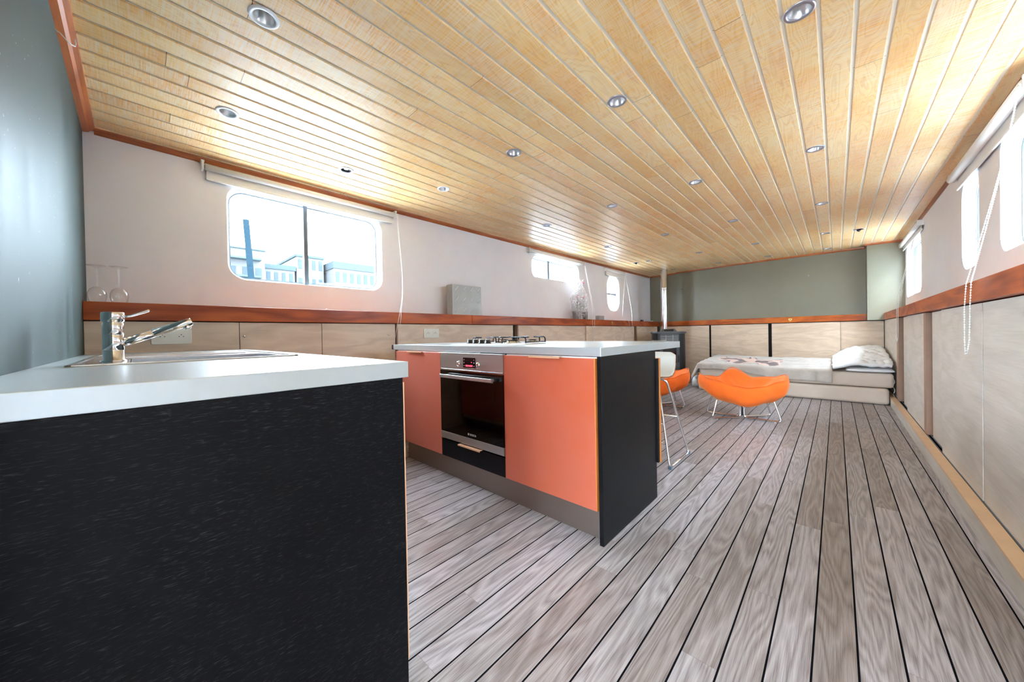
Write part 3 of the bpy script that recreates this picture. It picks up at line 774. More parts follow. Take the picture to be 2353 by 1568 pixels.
# lettering on the oven door
def lettering(txt, size, loc, rot, mat, name, parent):
    cu = bpy.data.curves.new(name, 'FONT'); cu.body = txt; cu.size = size; cu.extrude = .0002; cu.align_x = 'CENTER'
    o = bpy.data.objects.new(name, cu); COL.objects.link(o); o.location = loc; o.rotation_euler = rot
    dg = bpy.context.evaluated_depsgraph_get(); dg.update()
    me = bpy.data.meshes.new_from_object(o.evaluated_get(dg), depsgraph=dg); me.transform(Matrix.LocRotScale(o.location, o.rotation_euler, None))
    bpy.data.objects.remove(o); me.materials.clear(); me.materials.append(mat)
    n = bpy.data.objects.new(name, me); COL.objects.link(n); n.parent = parent; n.matrix_parent_inverse = parent_matrix(parent).inverted(); return n
lettering('BOSCH', .017, (-1.640, IY - .0066, .343), (PI / 2, 0, 0), M['mark_white'], 'brand_lettering', door_)
mb = MB(); mb.sm = True; mb.tube([(-1.683 + .0065 * math.cos(2 * PI * k / 16), IY - .0067, .349 + .0065 * math.sin(2 * PI * k / 16)) for k in range(16)], .0006, 6, True)
mb.sm = False; mb.box(-1.6865, -1.6853, IY - .0070, IY - .0064, .3445, .3535); mb.box(-1.6807, -1.6795, IY - .0070, IY - .0064, .3445, .3535); mb.box(-1.6853, -1.6807, IY - .0070, IY - .0064, .3484, .3496)
mb.build('round_emblem', M['mark_white'], door_)
# drawer below the oven
c = thing('oven_drawer', 'narrow black drawer with a copper grip under the oven', 'drawer', (-1.672, 1.7, .157))
dr = simple_box('drawer_front', M['black_wood'], c, OX0, OX1, IY, IY + .019, .157, .268)
simple_box('drawer_box', M['white'], c, OX0 + .02, OX1 - .02, IY + .02, 2.0, .165, .262)
h = MB(); h.box(-1.775, -1.567, IY - .020, IY + .010, .2685, .2715); h.box(-1.775, -1.567, IY - .022, IY - .019, .2630, .2715); h.build('handle', M['copper'], dr)

# hob
HX0, HX1, HY0, HY1 = -1.950, -1.402, 1.458, 1.968
t = thing('gas_hob', 'pale steel gas hob with four burners and black pan supports', 'hob', (-1.676, 1.71, .9))
mb = MB(); A = rrect(HX0, HX1, HY0, HY1, .006, 3); B = rrect(HX0 + .022, HX1 - .022, HY0 + .022, HY1 - .022, .006, 3)
a0 = [mb.v((*p, .9003)) for p in A]; a1 = [mb.v((*p, .9035)) for p in A]; b1 = [mb.v((*p, .9105)) for p in B]; n = len(A)
mb._f(a0[::-1]); mb._f(b1)
for i in range(n):
    mb._f([a0[i], a0[(i + 1) % n], a1[(i + 1) % n], a1[i]]); mb._f([a1[i], a1[(i + 1) % n], b1[(i + 1) % n], b1[i]])
mb.build('hob_plate', M['white_enamel'], t)
for i, x in enumerate((-1.803, -1.745, -1.686, -1.628)):
    mb = MB(); mb.sm = True; mb.lathe([(0, .911), (.021, .911), (.022, .914), (.0175, .918), (.0165, .932), (.0150, .934), (0, .934)], (x, 1.520, 0), 20)
    kb = mb.build('knob', M['black_plastic'], t)
    MB().box(x - .0045, x + .0045, 1.503, 1.537, .9342, .9405).build('knob_grip', M['steel'], kb, .001)
BUR = [(-1.815, 1.655, .030), (-1.535, 1.655, .044), (-1.815, 1.855, .040), (-1.535, 1.855, .030)]
for bx_, by_, r in BUR:
    mb = MB(); mb.sm = True; mb.lathe([(0, .911), (r + .012, .911), (r + .010, .914), (r, .916), (r, .924), (0, .924)], (bx_, by_, 0), 28)
    bb = mb.build('burner', M['sinksteel'], t)
    mb = MB(); mb.sm = True; mb.lathe([(0, .9242), (r - .003, .9242), (r - .002, .928), (r - .008, .931), (0, .931)], (bx_, by_, 0), 28); mb.build('burner_cap', M['iron'], bb)
for sx0, sx1 in ((-1.925, -1.690), (-1.665, -1.425)):
    mb = MB(); mb.sm = True; cx = (sx0 + sx1) / 2; z = .948; r = .0048
    def arm(p0, p1):  # from the edge foot up and towards the burner
        d = (Vector(p1) - Vector(p0)); d.z = 0; L = d.length; d.normalize(); p = Vector(p0)
        mb.tube([(p.x, p.y, .9115), (p.x, p.y, z - .014), Vector((p.x, p.y, z - .005)) + d * .004, Vector((p.x, p.y, z)) + d * .014, (p.x + d.x * L, p.y + d.y * L, z)], r, 8)
    for by_ in (1.655, 1.855):
        arm((sx0, by_, 0), (cx - .030, by_, 0)); arm((sx1, by_, 0), (cx + .030, by_, 0))
    arm((cx, 1.566, 0), (cx, 1.625, 0)); arm((cx, 1.946, 0), (cx, 1.885, 0))
    mb.tube([(cx, 1.685, z), (cx, 1.825, z)], r, 8)
    mb.tube([(sx0, 1.655, .9165), (sx0, 1.855, .9165)], r * .8, 8); mb.tube([(sx1, 1.655, .9165), (sx1, 1.855, .9165)], r * .8, 8)
    mb.build('pan_support', M['iron'], t)
# little dish at the far corner
mb = MB(); mb.sm = True; mb.lathe([(0, .9005), (.030, .9005), (.040, .904), (.044, .912), (.0415, .912), (.037, .906), (.028, .9035), (0, .9035)], (-.84, 2.30, 0), 24)
tag(mb.build('glass_dish', M['clear']), 'small shallow glass dish on the far corner of the island', 'dish')

# ------------------------------------------------------------------ downlights
def make_spot(label):
    t = thing('ceiling_downlight', label, 'downlight', (0, 0, 0), 'recessed ceiling downlights')
    mb = MB(); mb.sm = True; mb.lathe([(.037, .002), (.038, -.004), (.046, -.0055), (.052, -.0035), (.0535, 0), (.0525, .0015), (.040, .0015)], seg=36); mb.build('trim_ring', M['ring'], t)
    mb = MB(); mb.sm = True; mb.lathe([(.0375, .001), (.036, .003), (.0265, .034), (.0255, .036), (.0255, .050), (.0395, .050), (.0395, .001)], seg=32); mb.build('reflector', M['reflector'], t)
    mb = MB(); mb.sm = True; mb.lathe([(.0252, .038), (.020, .0345), (.012, .033), (0, .0325), (0, .046), (.0252, .046)], seg=24); mb.build('lamp', M['lampglass'], t)
    return t
COLN = ['in the row nearest the big split window', 'in the second row from the big split window', 'in the third row from the big split window', 'in the row nearest the far-side windows']
CN = ['wall-side row by the split window', 'second row from the split window', 'third row from the split window', 'row farthest from the split window']
RN = ['directly above the sink end', 'above the island', 'just beyond the island', 'midway along the cabin', 'before the bed', 'closest to the olive end wall']
proto = None; WHITE = []
for c_, r_, x, y in SPOTS:
    lab = 'round recessed downlight %s, %s' % (RN[r_], CN[c_])
    if proto is None: proto = o = make_spot(lab)
    else: o = dup(proto)
    if r_ == 0 and c_ in (2, 3):   # outside the frame: not needed as things in view, still lamps of the room
        lab = 'round recessed downlight over the galley passage, %s' % CN[c_]
    o['label'] = lab; o.location = (x, y, zc(x, y)); o.rotation_euler = (0, .0204 * (x + 1.25), 0)
    if c_ == 0 and r_ <= 1 or (c_ == 1 and r_ == 0): WHITE.append(o)
for o in WHITE:
        for ch in o.children:
            if ch.name.startswith('trim_ring'):
                ch.data = ch.data.copy(); ch.data.materials.clear(); ch.data.materials.append(M['ring_white']); ch['label'] = 'white trim ring'
for k, ((x, y), lab) in enumerate(zip(EXTRA, ('white-ringed downlight with a bare lamp above the near window blind', 'black swivel spot hanging below its ring near the far-side blind', 'black swivel spot close to the wall before the stove pipe'))):
    t = thing('swivel_spot', lab, 'downlight', (x, y, zc(x, y)))
    z = zc(x, y)
    mb = MB(); mb.sm = True; mb.lathe([(.037, z + .002), (.038, z - .004), (.046, z - .0055), (.052, z - .0035), (.0535, z), (.0525, z + .0015), (.040, z + .0015)], (x, y, 0), 36); mb.build('trim_ring', M['ring_white'] if k == 0 else M['ring'], t)
    if k == 0:
        mb = MB(); mb.sm = True; mb.lathe([(.036, z + .001), (.032, z + .012), (0, z + .014)], (x, y, 0), 28); mb.build('reflector', M['black_plastic'], t)
        mb = MB(); mb.sm = True; mb.lathe([(0, z + .004), (.014, z + .003), (.017, z + .006), (.017, z + .012), (0, z + .0135)], (x, y, 0), 20); mb.build('lamp', M['lampglass'], t)
    else:
        mb = MB(); mb.sm = True; mb.lathe([(.037, z + .001), (.035, z + .01), (0, z + .012)], (x, y, 0), 28); mb.build('housing', M['black_plastic'], t)
        R = Matrix.Translation((x, y, z - .006)) @ Matrix.Rotation(.5, 4, 'Y')
        mb = MB(); mb.sm = True; mb.lathe([(0, .012), (.017, .012), (.019, -.018), (.016, -.020), (.014, -.012), (0, -.011)], seg=20, M4=R); mb.build('lamp', M['black_plastic'], t)

# ------------------------------------------------------------------ roller blinds
def bez(p0, p1, p2, p3, n=12):
    p0, p1, p2, p3 = map(Vector, (p0, p1, p2, p3)); R = []
    for k in range(n + 1):
        t = k / n; R.append(p0 * (1 - t) ** 3 + p1 * 3 * t * (1 - t) ** 2 + p2 * 3 * t * t * (1 - t) + p3 * t ** 3)
    return R
def blind(side, xw, y0, y1, z, drop, r, label):
    s = 1 if side == 'L' else -1
    t = thing('roller_blind', label, 'blind', (xw, (y0 + y1) / 2, z))
    xc = xw + s * .045
    mb = MB(); mb.sm = True; mb.tube([(xc, y0, z), (xc, y1, z)], r, 20); mb.build('roller_tube', M['blind'], t)
    mb = MB(); mb.box(min(xc - s * r, xc - s * (r - .002)), max(xc - s * r, xc - s * (r - .002)), y0 + .01, y1 - .01, z - drop, z)
    fb = mb.build('blind_fabric', M['blind'], t)
    mb = MB(); mb.prism(rrect(xc - s * r - .006, xc - s * r + .006, z - drop - .012, z - drop + .006, .004, 3), y0 + .008, y1 - .008, 'y'); mb.build('bottom_bar', M['white'], fb)
    for yb in (y0 - .012, y1 + .012):
        mb = MB(); a, b = sorted((xw, xw + s * .060)); mb.box(a, b, yb - .006, yb + .006, z - .022, z + .036); mb.box(a, b, yb - .010, yb + .010, z + .028, z + .040)
        mb.build('bracket', M['white'], t, .003)
        mb = MB(); mb.sm = True; a, b = sorted((yb, y0 if yb < y0 else y1)); mb.tube([(xc, a, z), (xc, b, z)], .007, 10); mb.build('axle_pin', M['steel'], t)
    return t
def cord(parent, pts, r, mat=None, beads=False):
    mb = MB(); mb.sm = True; mb.tube(pts, r, 6)
    if beads:
        L = 0.0; pts = [Vector(p) for p in pts]
        for a, b in zip(pts, pts[1:]):
            n = max(1, int((b - a).length / .012))
            for k in range(n): mb.ball(a.lerp(b, k / n), r * 2.6, 5)
    o = mb.build('pull_chain' if beads else 'pull_cord', mat or M['white'], parent); return o
b1 = blind('L', LW, .335, 1.735, 2.158, .070, .022, 'white roller blind rolled up over the big split window by the sink')
cord(b1, bez((-3.15, 1.756, 2.17), (-3.14, 1.758, 1.85), (-3.0, 1.757, 1.45), (-2.925, 1.64, 1.19)) + bez((-2.925, 1.64, 1.19), (-2.92, 1.62, 1.10), (-2.92, 1.585, .98), (-2.92, 1.575, .905), 6), .0022)
cord(b1, bez((-3.15, 1.764, 2.17), (-3.14, 1.768, 1.85), (-3.0, 1.757, 1.45), (-2.925, 1.652, 1.19)) + bez((-2.925, 1.652, 1.19), (-2.92, 1.65, 1.08), (-2.91, 1.60, .97), (-2.91, 1.615, .905), 6), .0022)
b2 = blind('L', LW, 3.80, 5.22, 2.150, .022, .024, 'white roller blind rolled up over the shallow wide window')
cord(b2, bez((-3.15, 5.235, 2.17), (-3.14, 5.27, 1.85), (-3.0, 5.3, 1.35), (-2.925, 5.085, 1.16)) + [(-2.925, 5.088, .90), (-2.925, 5.105, .83), (-2.925, 5.125, .83), (-2.925, 5.145, .90), (-2.925, 5.155, 1.16)] + bez((-2.925, 5.155, 1.16), (-3.0, 5.33, 1.35), (-3.14, 5.30, 1.85), (-3.15, 5.25, 2.17)), .0028)
b3 = blind('L', LW, 6.06, 6.80, 2.155, .085, .022, 'white roller blind half dropped over the tall narrow window')
cord(b3, bez((-3.15, 6.815, 2.17), (-3.15, 6.74, 1.8), (-3.14, 6.66, 1.5), (-3.13, 6.61, 1.27)), .0022)
cord(b3, bez((-3.15, 6.825, 2.17), (-3.12, 6.85, 1.8), (-2.98, 6.75, 1.4), (-2.925, 6.60, 1.20)) + [(-2.925, 6.61, 1.08), (-2.925, 6.58, 1.0), (-2.925, 6.53, 1.0), (-2.925, 6.48, 1.08), (-2.925, 6.46, 1.16), (-2.93, 6.43, 1.195), (-2.96, 6.38, 1.192)], .0028)
b4 = blind('R', rwx(3.7), 2.93, 4.42, 2.130, .085, .027, 'large white roller blind with a beaded chain over the two bright windows')
cord(b4, bez((.655, 2.92, 2.13), (.64, 3.0, 1.85), (.55, 2.9, 1.45), (.468, 2.690, 1.175)) + [(.466, 2.700, 1.05), (.466, 2.715, .90), (.466, 2.755, .835), (.466, 2.785, .83), (.466, 2.80, .90), (.466, 2.80, 1.05), (.468, 2.775, 1.175)] + bez((.468, 2.775, 1.175), (.55, 2.95, 1.45), (.60, 2.80, 1.80), (.648, 2.905, 2.12)), .0013, M['white'], True)
b5 = blind('R', rwx(6.7), 6.10, 7.62, 2.145, .060, .026, 'white roller blind over the bright window next to the pale pillar')
cord(b5, bez((.685, 6.10, 2.14), (.66, 6.3, 1.85), (.55, 6.1, 1.4), (.490, 5.60, 1.19)) + [(.488, 5.59, 1.0), (.488, 5.60, .86), (.488, 5.66, .81), (.488, 5.72, .86), (.488, 5.73, 1.0), (.490, 5.72, 1.19)] + bez((.490, 5.72, 1.19), (.55, 6.25, 1.4), (.66, 6.4, 1.85), (.685, 6.085, 2.14)), .0022)

# ------------------------------------------------------------------ on the left ledge
LZ = 1.1875
def wine_glass(x, y, label):
    mb = MB(); mb.sm = True    # upside down: bowl mouth on the ledge, foot in the air
    prof = [(.0300, 0), (.0345, .014), (.0375, .034), (.0365, .052), (.028, .072), (.014, .084), (.0055, .090), (.0042, .100), (.0042, .170), (.0050, .190), (.014, .197), (.036, .2015), (.0375, .2035), (.0365, .2045), (.014, .2040), (0, .2035)]
    inn = [(.0288, 0), (.0333, .014), (.0363, .034), (.0353, .052), (.027, .071), (.013, .082), (0, .086)]
    mb.lathe(inn[::-1] + prof, (x, y, LZ), 32)
    return tag(mb.build('wine_glass', M['clear']), label, 'glass', 'upturned wine glasses on the ledge')
wine_glass(-3.00, -.150, 'upturned wine glass touching the grey corner wall')
wine_glass(-2.995, -.068, 'upturned wine glass standing farther from the grey corner wall')
stud('ledge_pin', 'tiny silver pin standing on the ledge below the split window', 'pin', (-2.955, 1.023, LZ), .008, M['steel'], 'z')

t = thing('wrapped_box', 'flat square box wrapped in silver paper on the mahogany ledge', 'box', (-3.08, 2.53, LZ))
gx0, gx1, gy0, gy1, gz1 = -3.135, -3.035, 2.325, 2.740, LZ + .335
mb = MB(); mb.box(gx0, gx1, gy0, gy1, LZ, gz1); bmesh.ops.subdivide_edges(mb.bm, edges=mb.bm.edges[:], cuts=10, use_grid_fill=True)
for v in mb.bm.verts:
    a = noise.noise(v.co * 7) * .0025; v.co.x += a if v.co.x > -3.04 else 0
mb.build('paper_wrap', M['gift'], t)
mb = MB()
for iy in range(4):
    for iz in range(3):
        y = gy0 + .035 + iy * .105; z = LZ + .03 + iz * .118
        if z + .05 > gz1: continue
        for q in range(4):
            yy = y + q * .011; zz = z + q * .013
            if yy + .012 < gy1: mb.mi = 0; mb.prism([(yy, zz), (yy + .006, zz), (yy + .012, zz + .014), (yy + .006, zz + .014)], gx1 + .0025, gx1 + .0032, 'x')
        mb.mi = 1; mb.box(gx1 + .0025, gx1 + .0034, y + .008, y + .014, z, z + .007)
mb.build('printed_pattern', [M['mark_white'], M['mark_red']], t)

t = thing('flower_stand', 'slate and glass tube stand of pink flowers under clear film', 'flowers', (-3.06, 4.93, LZ))
fy, fx = 4.93, -3.06
mb = MB(); mb.box(fx - .03, fx + .03, fy - .185, fy - .085, LZ, LZ + .120); mb.box(fx - .03, fx + .03, fy + .115, fy + .185, LZ, LZ + .120); mb.box(fx - .032, fx + .032, fy - .19, fy + .19, LZ + .120, LZ + .132)
mb.build('holder', M['slate'], t, .002)
for k, dy in enumerate((-.075, .01, .095)):
    mb = MB(); mb.sm = True; mb.lathe([(0, 0), (.012, 0), (.014, .01), (.014, .175), (.016, .178), (.0125, .178), (.0125, .012), (0, .01)], (fx, fy + dy, LZ), 16); mb.build('glass_tube', M['clear'], t)
random.seed(3)
for k, dy in enumerate((-.075, .01, .095)):
    H = (.36, .28, .38)[k]
    top = Vector((fx + .01, fy + dy * 1.15, LZ + H)); mb = MB(); mb.sm = True
    mb.tube([(fx, fy + dy, LZ + .04), (fx, fy + dy, LZ + .18), top], .0022, 6)
    for q in range(26):
        z = LZ + .17 + (H - .18) * random.random(); a = random.random() * 2 * PI; L = .018 + .022 * random.random()
        p = Vector((fx, fy + dy * (1 + .1 * (z - LZ)), z)); e = p + Vector((math.cos(a) * L * .7, math.sin(a) * L, L * .7))
        mb.tube([p, (p + e) / 2, e], [.001, .005, .0005], 5)
    st = mb.build('flower_stem', M['green'], t)
    mb = MB(); mb.sm = True
    for q in range(6 if k != 1 else 2):
        cpt = top + Vector((random.uniform(-.015, .015), random.uniform(-.035, .035), random.uniform(-.03, .02)))
        for s_ in range(5):
            a = s_ * 2 * PI / 5; mb.ball(cpt + Vector((math.cos(a) * .007, math.sin(a) * .007, .002)), .007, 5, (1, 1, .6))
    mb.build('blossom', M['pink'], st)
# film wrap: open wavering cone gathered above the flowers
prof = [(.06, 0), (.15, .06), (.185, .14), (.19, .24), (.20, .33), (.16, .42), (.09, .50), (.035, .56), (.022, .60), (.035, .63), (.05, .66)]
mb = MB(); mb.sm = True; G = []
for (r, z) in prof:
    row = []
    for k in range(40):
        a = 2 * PI * k / 40; w = 1 + .16 * noise.noise(Vector((math.cos(a) * 2.2, math.sin(a) * 2.2, z * 6))) + .08 * math.sin(a * 9 + z * 8)
        lean = .05 * max(0, z - .25) / .35
        row.append(mb.v((fx + math.cos(a) * r * w * .40, fy + math.sin(a) * r * w + lean - .10 * max(0, .5 - abs(z - .42)) * (math.sin(a) < -.3), LZ + .002 + z)))
    G.append(row)
for A, B in zip(G, G[1:]):
    for k in range(40): mb._f([A[k], A[(k + 1) % 40], B[(k + 1) % 40], B[k]])
fw_ = mb.build('film_wrap', M['film'], t)
mb = MB(); mb.sm = True; mb.ball((fx + .02, fy + .075, LZ + .60), .018, 6, (.6, 1.6, .7)); mb.build('ribbon', M['pink'], fw_)

t = thing('metal_box', 'small square metal box on the ledge next to the flower stand', 'box', (-3.06, 5.56, LZ))
MB().box(-3.10, -3.02, 5.49, 5.66, LZ, LZ + .068).build('body', M['steel'], t, .003); MB().box(-3.104, -3.016, 5.486, 5.664, LZ + .069, LZ + .078).build('lid', M['steel'], t, .002)
mb = MB(); mb.sm = True; mb.lathe([(0, 0), (.028, 0), (.030, .004), (.030, .048), (.028, .048), (.026, .006), (0, .005)], (-3.03, 4.66, LZ), 20)
tag(mb.build('glass_tealight', M['clear']), 'tiny clear tealight glass on the ledge before the flower stand', 'candle holder')
o = MB().box(-3.02, -2.98, 7.21, 7.29, LZ, LZ + .030).build('remote_fob', M['black_plastic'], None, .004); tag(o, 'tiny black gadget on the ledge near the stove corner', 'gadget')
mb = MB(); mb.sm = True; mb.lathe([(0, 0), (.05, 0), (.075, .012), (.08, .022), (.076, .022), (.05, .006), (0, .005)], (-3.02, 7.72, LZ), 28)
tag(mb.build('saucer', M['white']), 'white saucer at the stove end of the ledge', 'saucer')
# hook on ledge front
t = thing('brass_hook', 'small brass hook screwed to the ledge front below the tall narrow window', 'hook', (LF, 5.80, 1.14))
MB().prism(rrect(5.78, 5.82, 1.115, 1.165, .008, 4), LF + .0005, LF + .004, 'x').build('hook_plate', M['brass'], t)
mb = MB(); mb.sm = True; mb.tube(bez((LF + .003, 5.80, 1.14), (LF + .03, 5.80, 1.11), (LF + .045, 5.80, 1.13), (LF + .035, 5.80, 1.155)), .0035, 8); mb.build('hook_arm', M['brass'], t)
t = thing('brass_lock', 'brass key plate on the ledge front along the end wall', 'lock', (-.60, yl(-.6), 1.137))
MB().prism([(-.622, 1.160), (-.578, 1.160), (-.574, 1.135), (-.600, 1.108), (-.626, 1.135)], yl(-.6) - .006, yl(-.6) - .001, 'y').build('key_plate', M['brass'], t)
MB().box(-.604, -.596, yl(-.6) - .0065, yl(-.6) - .0061, 1.125, 1.150).build('keyhole', M['pin'], t)
stud('wall_screw', 'single screw in the olive end wall above the bed', 'screw', (-.35, skew(-.35) - .012, 1.90), .013, M['steel'], 'y').rotation_euler = (0, 0, 0)
stud('wall_screw', 'small dark screw in the olive end wall near the flue pipe', 'screw', (-2.47, skew(-2.47) - .010, 1.885), .009, M['pin'], 'y')
# hook on the grey wall under the ceiling strip
t = thing('white_hook', 'white plastic cord hook high on the glossy grey wall', 'hook', (-2.17, -.195, 2.17))
mb = MB(); mb.sm = True; mb.tube([(-2.20, -.199, 2.178), (-2.20, -.185, 2.172), (-2.215, -.172, 2.162), (-2.235, -.160, 2.160), (-2.252, -.152, 2.168), (-2.256, -.150, 2.182), (-2.246, -.152, 2.193)], .0022, 8); mb.build('hook_arm', M['white'], t)

# ------------------------------------------------------------------ stove
SC, SA = Vector((-2.415, 7.08, 0)), math.radians(24)
t = thing('pellet_stove', 'tall anthracite pellet stove with a grille, in the far corner', 'stove', SC)
S4 = Matrix.Translation(SC) @ Matrix.Rotation(SA, 4, 'Z')
def sp_(mb, *b): return mb.box(*b, M4=S4)
simple = None
def stove_out(w, d, b=.10, n=6):   # plan outline: bowed sides
    P = [(-w * .62, -d), (w * .62, -d)]
    for k in range(n + 1):
        a = -PI / 2 + PI / 2 * k / n; P.append((w * .62 + (w * .38) * math.cos(a), -d * .55 + (d * .45) * math.sin(a)))
    P += [(w, d), (-w, d)]
    for k in range(n + 1):
        a = PI + PI / 2 * k / n; P.append((-w * .62 + (w * .38) * math.cos(a), -d * .55 + (d * .45) * math.sin(a)))
    return P
MB().prism(stove_out(.285, .255), .03, .925, 'z', S4).build('body', M['stove_black'], t, .003)
MB().prism(stove_out(.25, .22), 0, .03, 'z', S4).build('plinth', M['stove_black'], t)
MB().prism(stove_out(.305, .275), .926, .962, 'z', S4).build('top_plate', M['stove_grey'], t, .008)
mb = MB(); A = rrect(-.15, .15, -.17, .10, .02, 3); B = rrect(-.11, .11, -.10, .08, .02, 3); n = len(A)
a0 = [mb.v(S4 @ Vector((*p, .9625))) for p in A]; b1_ = [mb.v(S4 @ Vector((*p, 1.018))) for p in B]; mb._f(a0[::-1]); mb._f(b1_)
for i in range(n): mb._f([a0[i], a0[(i + 1) % n], b1_[(i + 1) % n], b1_[i]])
hump = mb.build('control_hood', M['stove_grey'], t)
M4h = S4 @ Matrix.Translation((0, -.140, .990)) @ Matrix.Rotation(math.radians(38), 4, 'X')
MB().box(-.085, .085, -.024, .024, -.0005, .003, M4=M4h).build('display', M['black_gloss'], hump)
fr = MB(); ring_prism(fr, rrect(-.165, .165, .752, .915, .006, 3), rrect(-.150, .150, .768, .900, .004, 3), -.270, -.254, 'y', S4); gr = fr.build('grille_frame', M['stove_grey'], t)
mb = MB(); mb.box(-.150, .150, -.2565, -.2555, .768, .900, M4=S4); mb.build('grille_back', M['dark'], gr)
mb = MB()
for k in range(8): mb.box(-.150, .150, -.268, -.260, .775 + k * .016, .779 + k * .016, M4=S4)
for x in (-.06, .06): mb.box(x - .002, x + .002, -.266, -.262, .768, .900, M4=S4)
mb.build('grille_slats', M['steel'], gr)
fr = MB(); ring_prism(fr, rrect(-.170, .170, .27, .742, .010, 3), rrect(-.115, .115, .36, .690, .010, 3), -.278, -.256, 'y', S4); dd_ = fr.build('fire_door', M['stove_grey'], t, .002)
MB().box(-.116, .116, -.270, -.262, .358, .692, M4=S4).build('door_glass', M['black_gloss'], dd_)
mb = MB(); mb.sm = True; mb.tube([S4 @ Vector(p) for p in ((.148, -.279, .52), (.152, -.315, .50), (.150, -.325, .43), (.146, -.310, .39), (.146, -.279, .385))], .010, 10); mb.build('door_handle', M['black_plastic'], dd_)
MB().box(-.170, .170, -.272, -.256, .05, .262, M4=S4).build('lower_panel', M['stove_grey'], t, .002)
PX, PYY = -2.655, 7.58
t = thing('flue_pipe', 'polished stainless flue pipe rising from the stove to the ceiling', 'pipe', (PX, PYY, 0))
zt = zc(PX, PYY)
mb = MB(); mb.sm = True; mb.lathe([(.066, .62), (.066, 1.84)], (PX, PYY, 0), 32); mb.build('lower_pipe', M['pipe'], t)
mb = MB(); mb.sm = True; mb.lathe([(.0675, 1.835), (.071, 1.84), (.071, 1.85), (.0685, 1.855), (.0685, 1.87), (.071, 1.875), (.071, 1.885), (.0685, 1.89), (.0685, zt + .01)], (PX, PYY, 0), 32); mb.build('upper_pipe', M['pipe'], t)
mb = MB(); mb.sm = True; mb.lathe([(.0, .56), (.070, .56), (.070, .62), (.066, .625)], (PX, PYY, 0), 32)
mb.tube([(PX, PYY, .59), (PX + .09, PYY - .185, .59)], .05, 16); mb.build('pipe_elbow', M['stove_black'], t)

# ------------------------------------------------------------------ bed
def soft_box(x0, x1, y0, y1, z0, z1, r, name, mat, parent, amp=.004, seg=18, f=4):
    mb = MB(); mb.sm = True
    mb.box(x0, x1, y0, y1, z0, z1, bev=r)
    bmesh.ops.subdivide_edges(mb.bm, edges=[e for e in mb.bm.edges if e.calc_length() > .12], cuts=seg, use_grid_fill=True)
    for fc in mb.bm.faces: fc.smooth = True
    for v in mb.bm.verts:
        n = noise.noise(v.co * f) * amp
        v.co.z += n if v.co.z > (z0 + z1) / 2 else n * .15
        if v.co.y < y0 + r: v.co.y += n
    return mb.build(name, mat, parent)
t = thing('mattress', 'lower cream mattress lying on the floor under the bed stack', 'mattress', (-.6, 6.9, 0))
soft_box(-1.68, .475, 6.31, 7.70, .002, .203, .03, 'cover', M['mattress'], t)
t = thing('mattress', 'upper cream mattress with a faint stain below the pillow', 'mattress', (-.6, 6.9, .2))
soft_box(-1.67, .515, 6.325, 7.70, .212, .392, .03, 'cover', M['mattress'], t)
mb = MB(); mb.sm = True
for z in (.33, .22, .13):
    mb.tube(bez((.512, 6.42, z), (.528, 6.40, z - .02), (.528, 6.37, z - .05), (.512, 6.36, z - .07), 8), .004, 8)
mb.build('strap_handle', M['mattress'], t)
# blanket: top + front drop + left drop
def blanket():
    nx, ny = 130, 90; x0, x1 = -1.86, -.045; P = []
    for i in range(nx + 1):
        x = x0 + (x1 - x0) * i / nx; row = []
        fold = .5 + .5 * math.sin(x * 9 + .6)
        # how far the hem drops at the front: longer towards the pillow end
        drop = .10 + .11 * min(1, max(0, (x + 1.4) / 1.3)) + .012 * math.sin(x * 7)
        for j in range(ny + 1):
            s = j / ny * (1.34 + drop)      # arc length from the back edge
            topz = .425 + .055 * min(1, max(0, (1.34 - s) / .9)) + .012 * math.sin(x * 3.1)
            if s <= 1.34: y = 7.66 - s; z = topz
            else:
                e = s - 1.34; a = min(e / .05, 1) * PI / 2
                y = 6.32 - .028 * math.sin(a) - .03 * max(0, e - .05) * (.6 + fold); z = topz - .030 * (1 - math.cos(a)) - max(0, e - .05) * 1.0
                y -= .010 * math.sin(x * 34 + 2.0 * math.sin(x * 5)) * min(1, e / .12)
            # wrinkles
            w = noise.noise(Vector((x * 5, y * 5, z * 5))) * .016 + noise.noise(Vector((x * 13, y * 11, z * 9 + 4))) * .009
            z += w if s < 1.34 else 0; y -= w * .9 if s >= 1.34 else 0
            # left end overhang
            xe = x
            if x < -1.68:
                q = -1.68 - x; z -= q * 1.15 * (1 - .2 * (y > 7)); xe = -1.68 - q * .55
            row.append(Vector((xe, y, z)))
        P.append(row)
    mb = MB(); mb.sm = True; mb.sheet(P, .007); return mb.build('blanket', M['blanket'])
tag(blanket(), 'beige fleece blanket with brown and pink printed shapes spread on the bed', 'blanket')
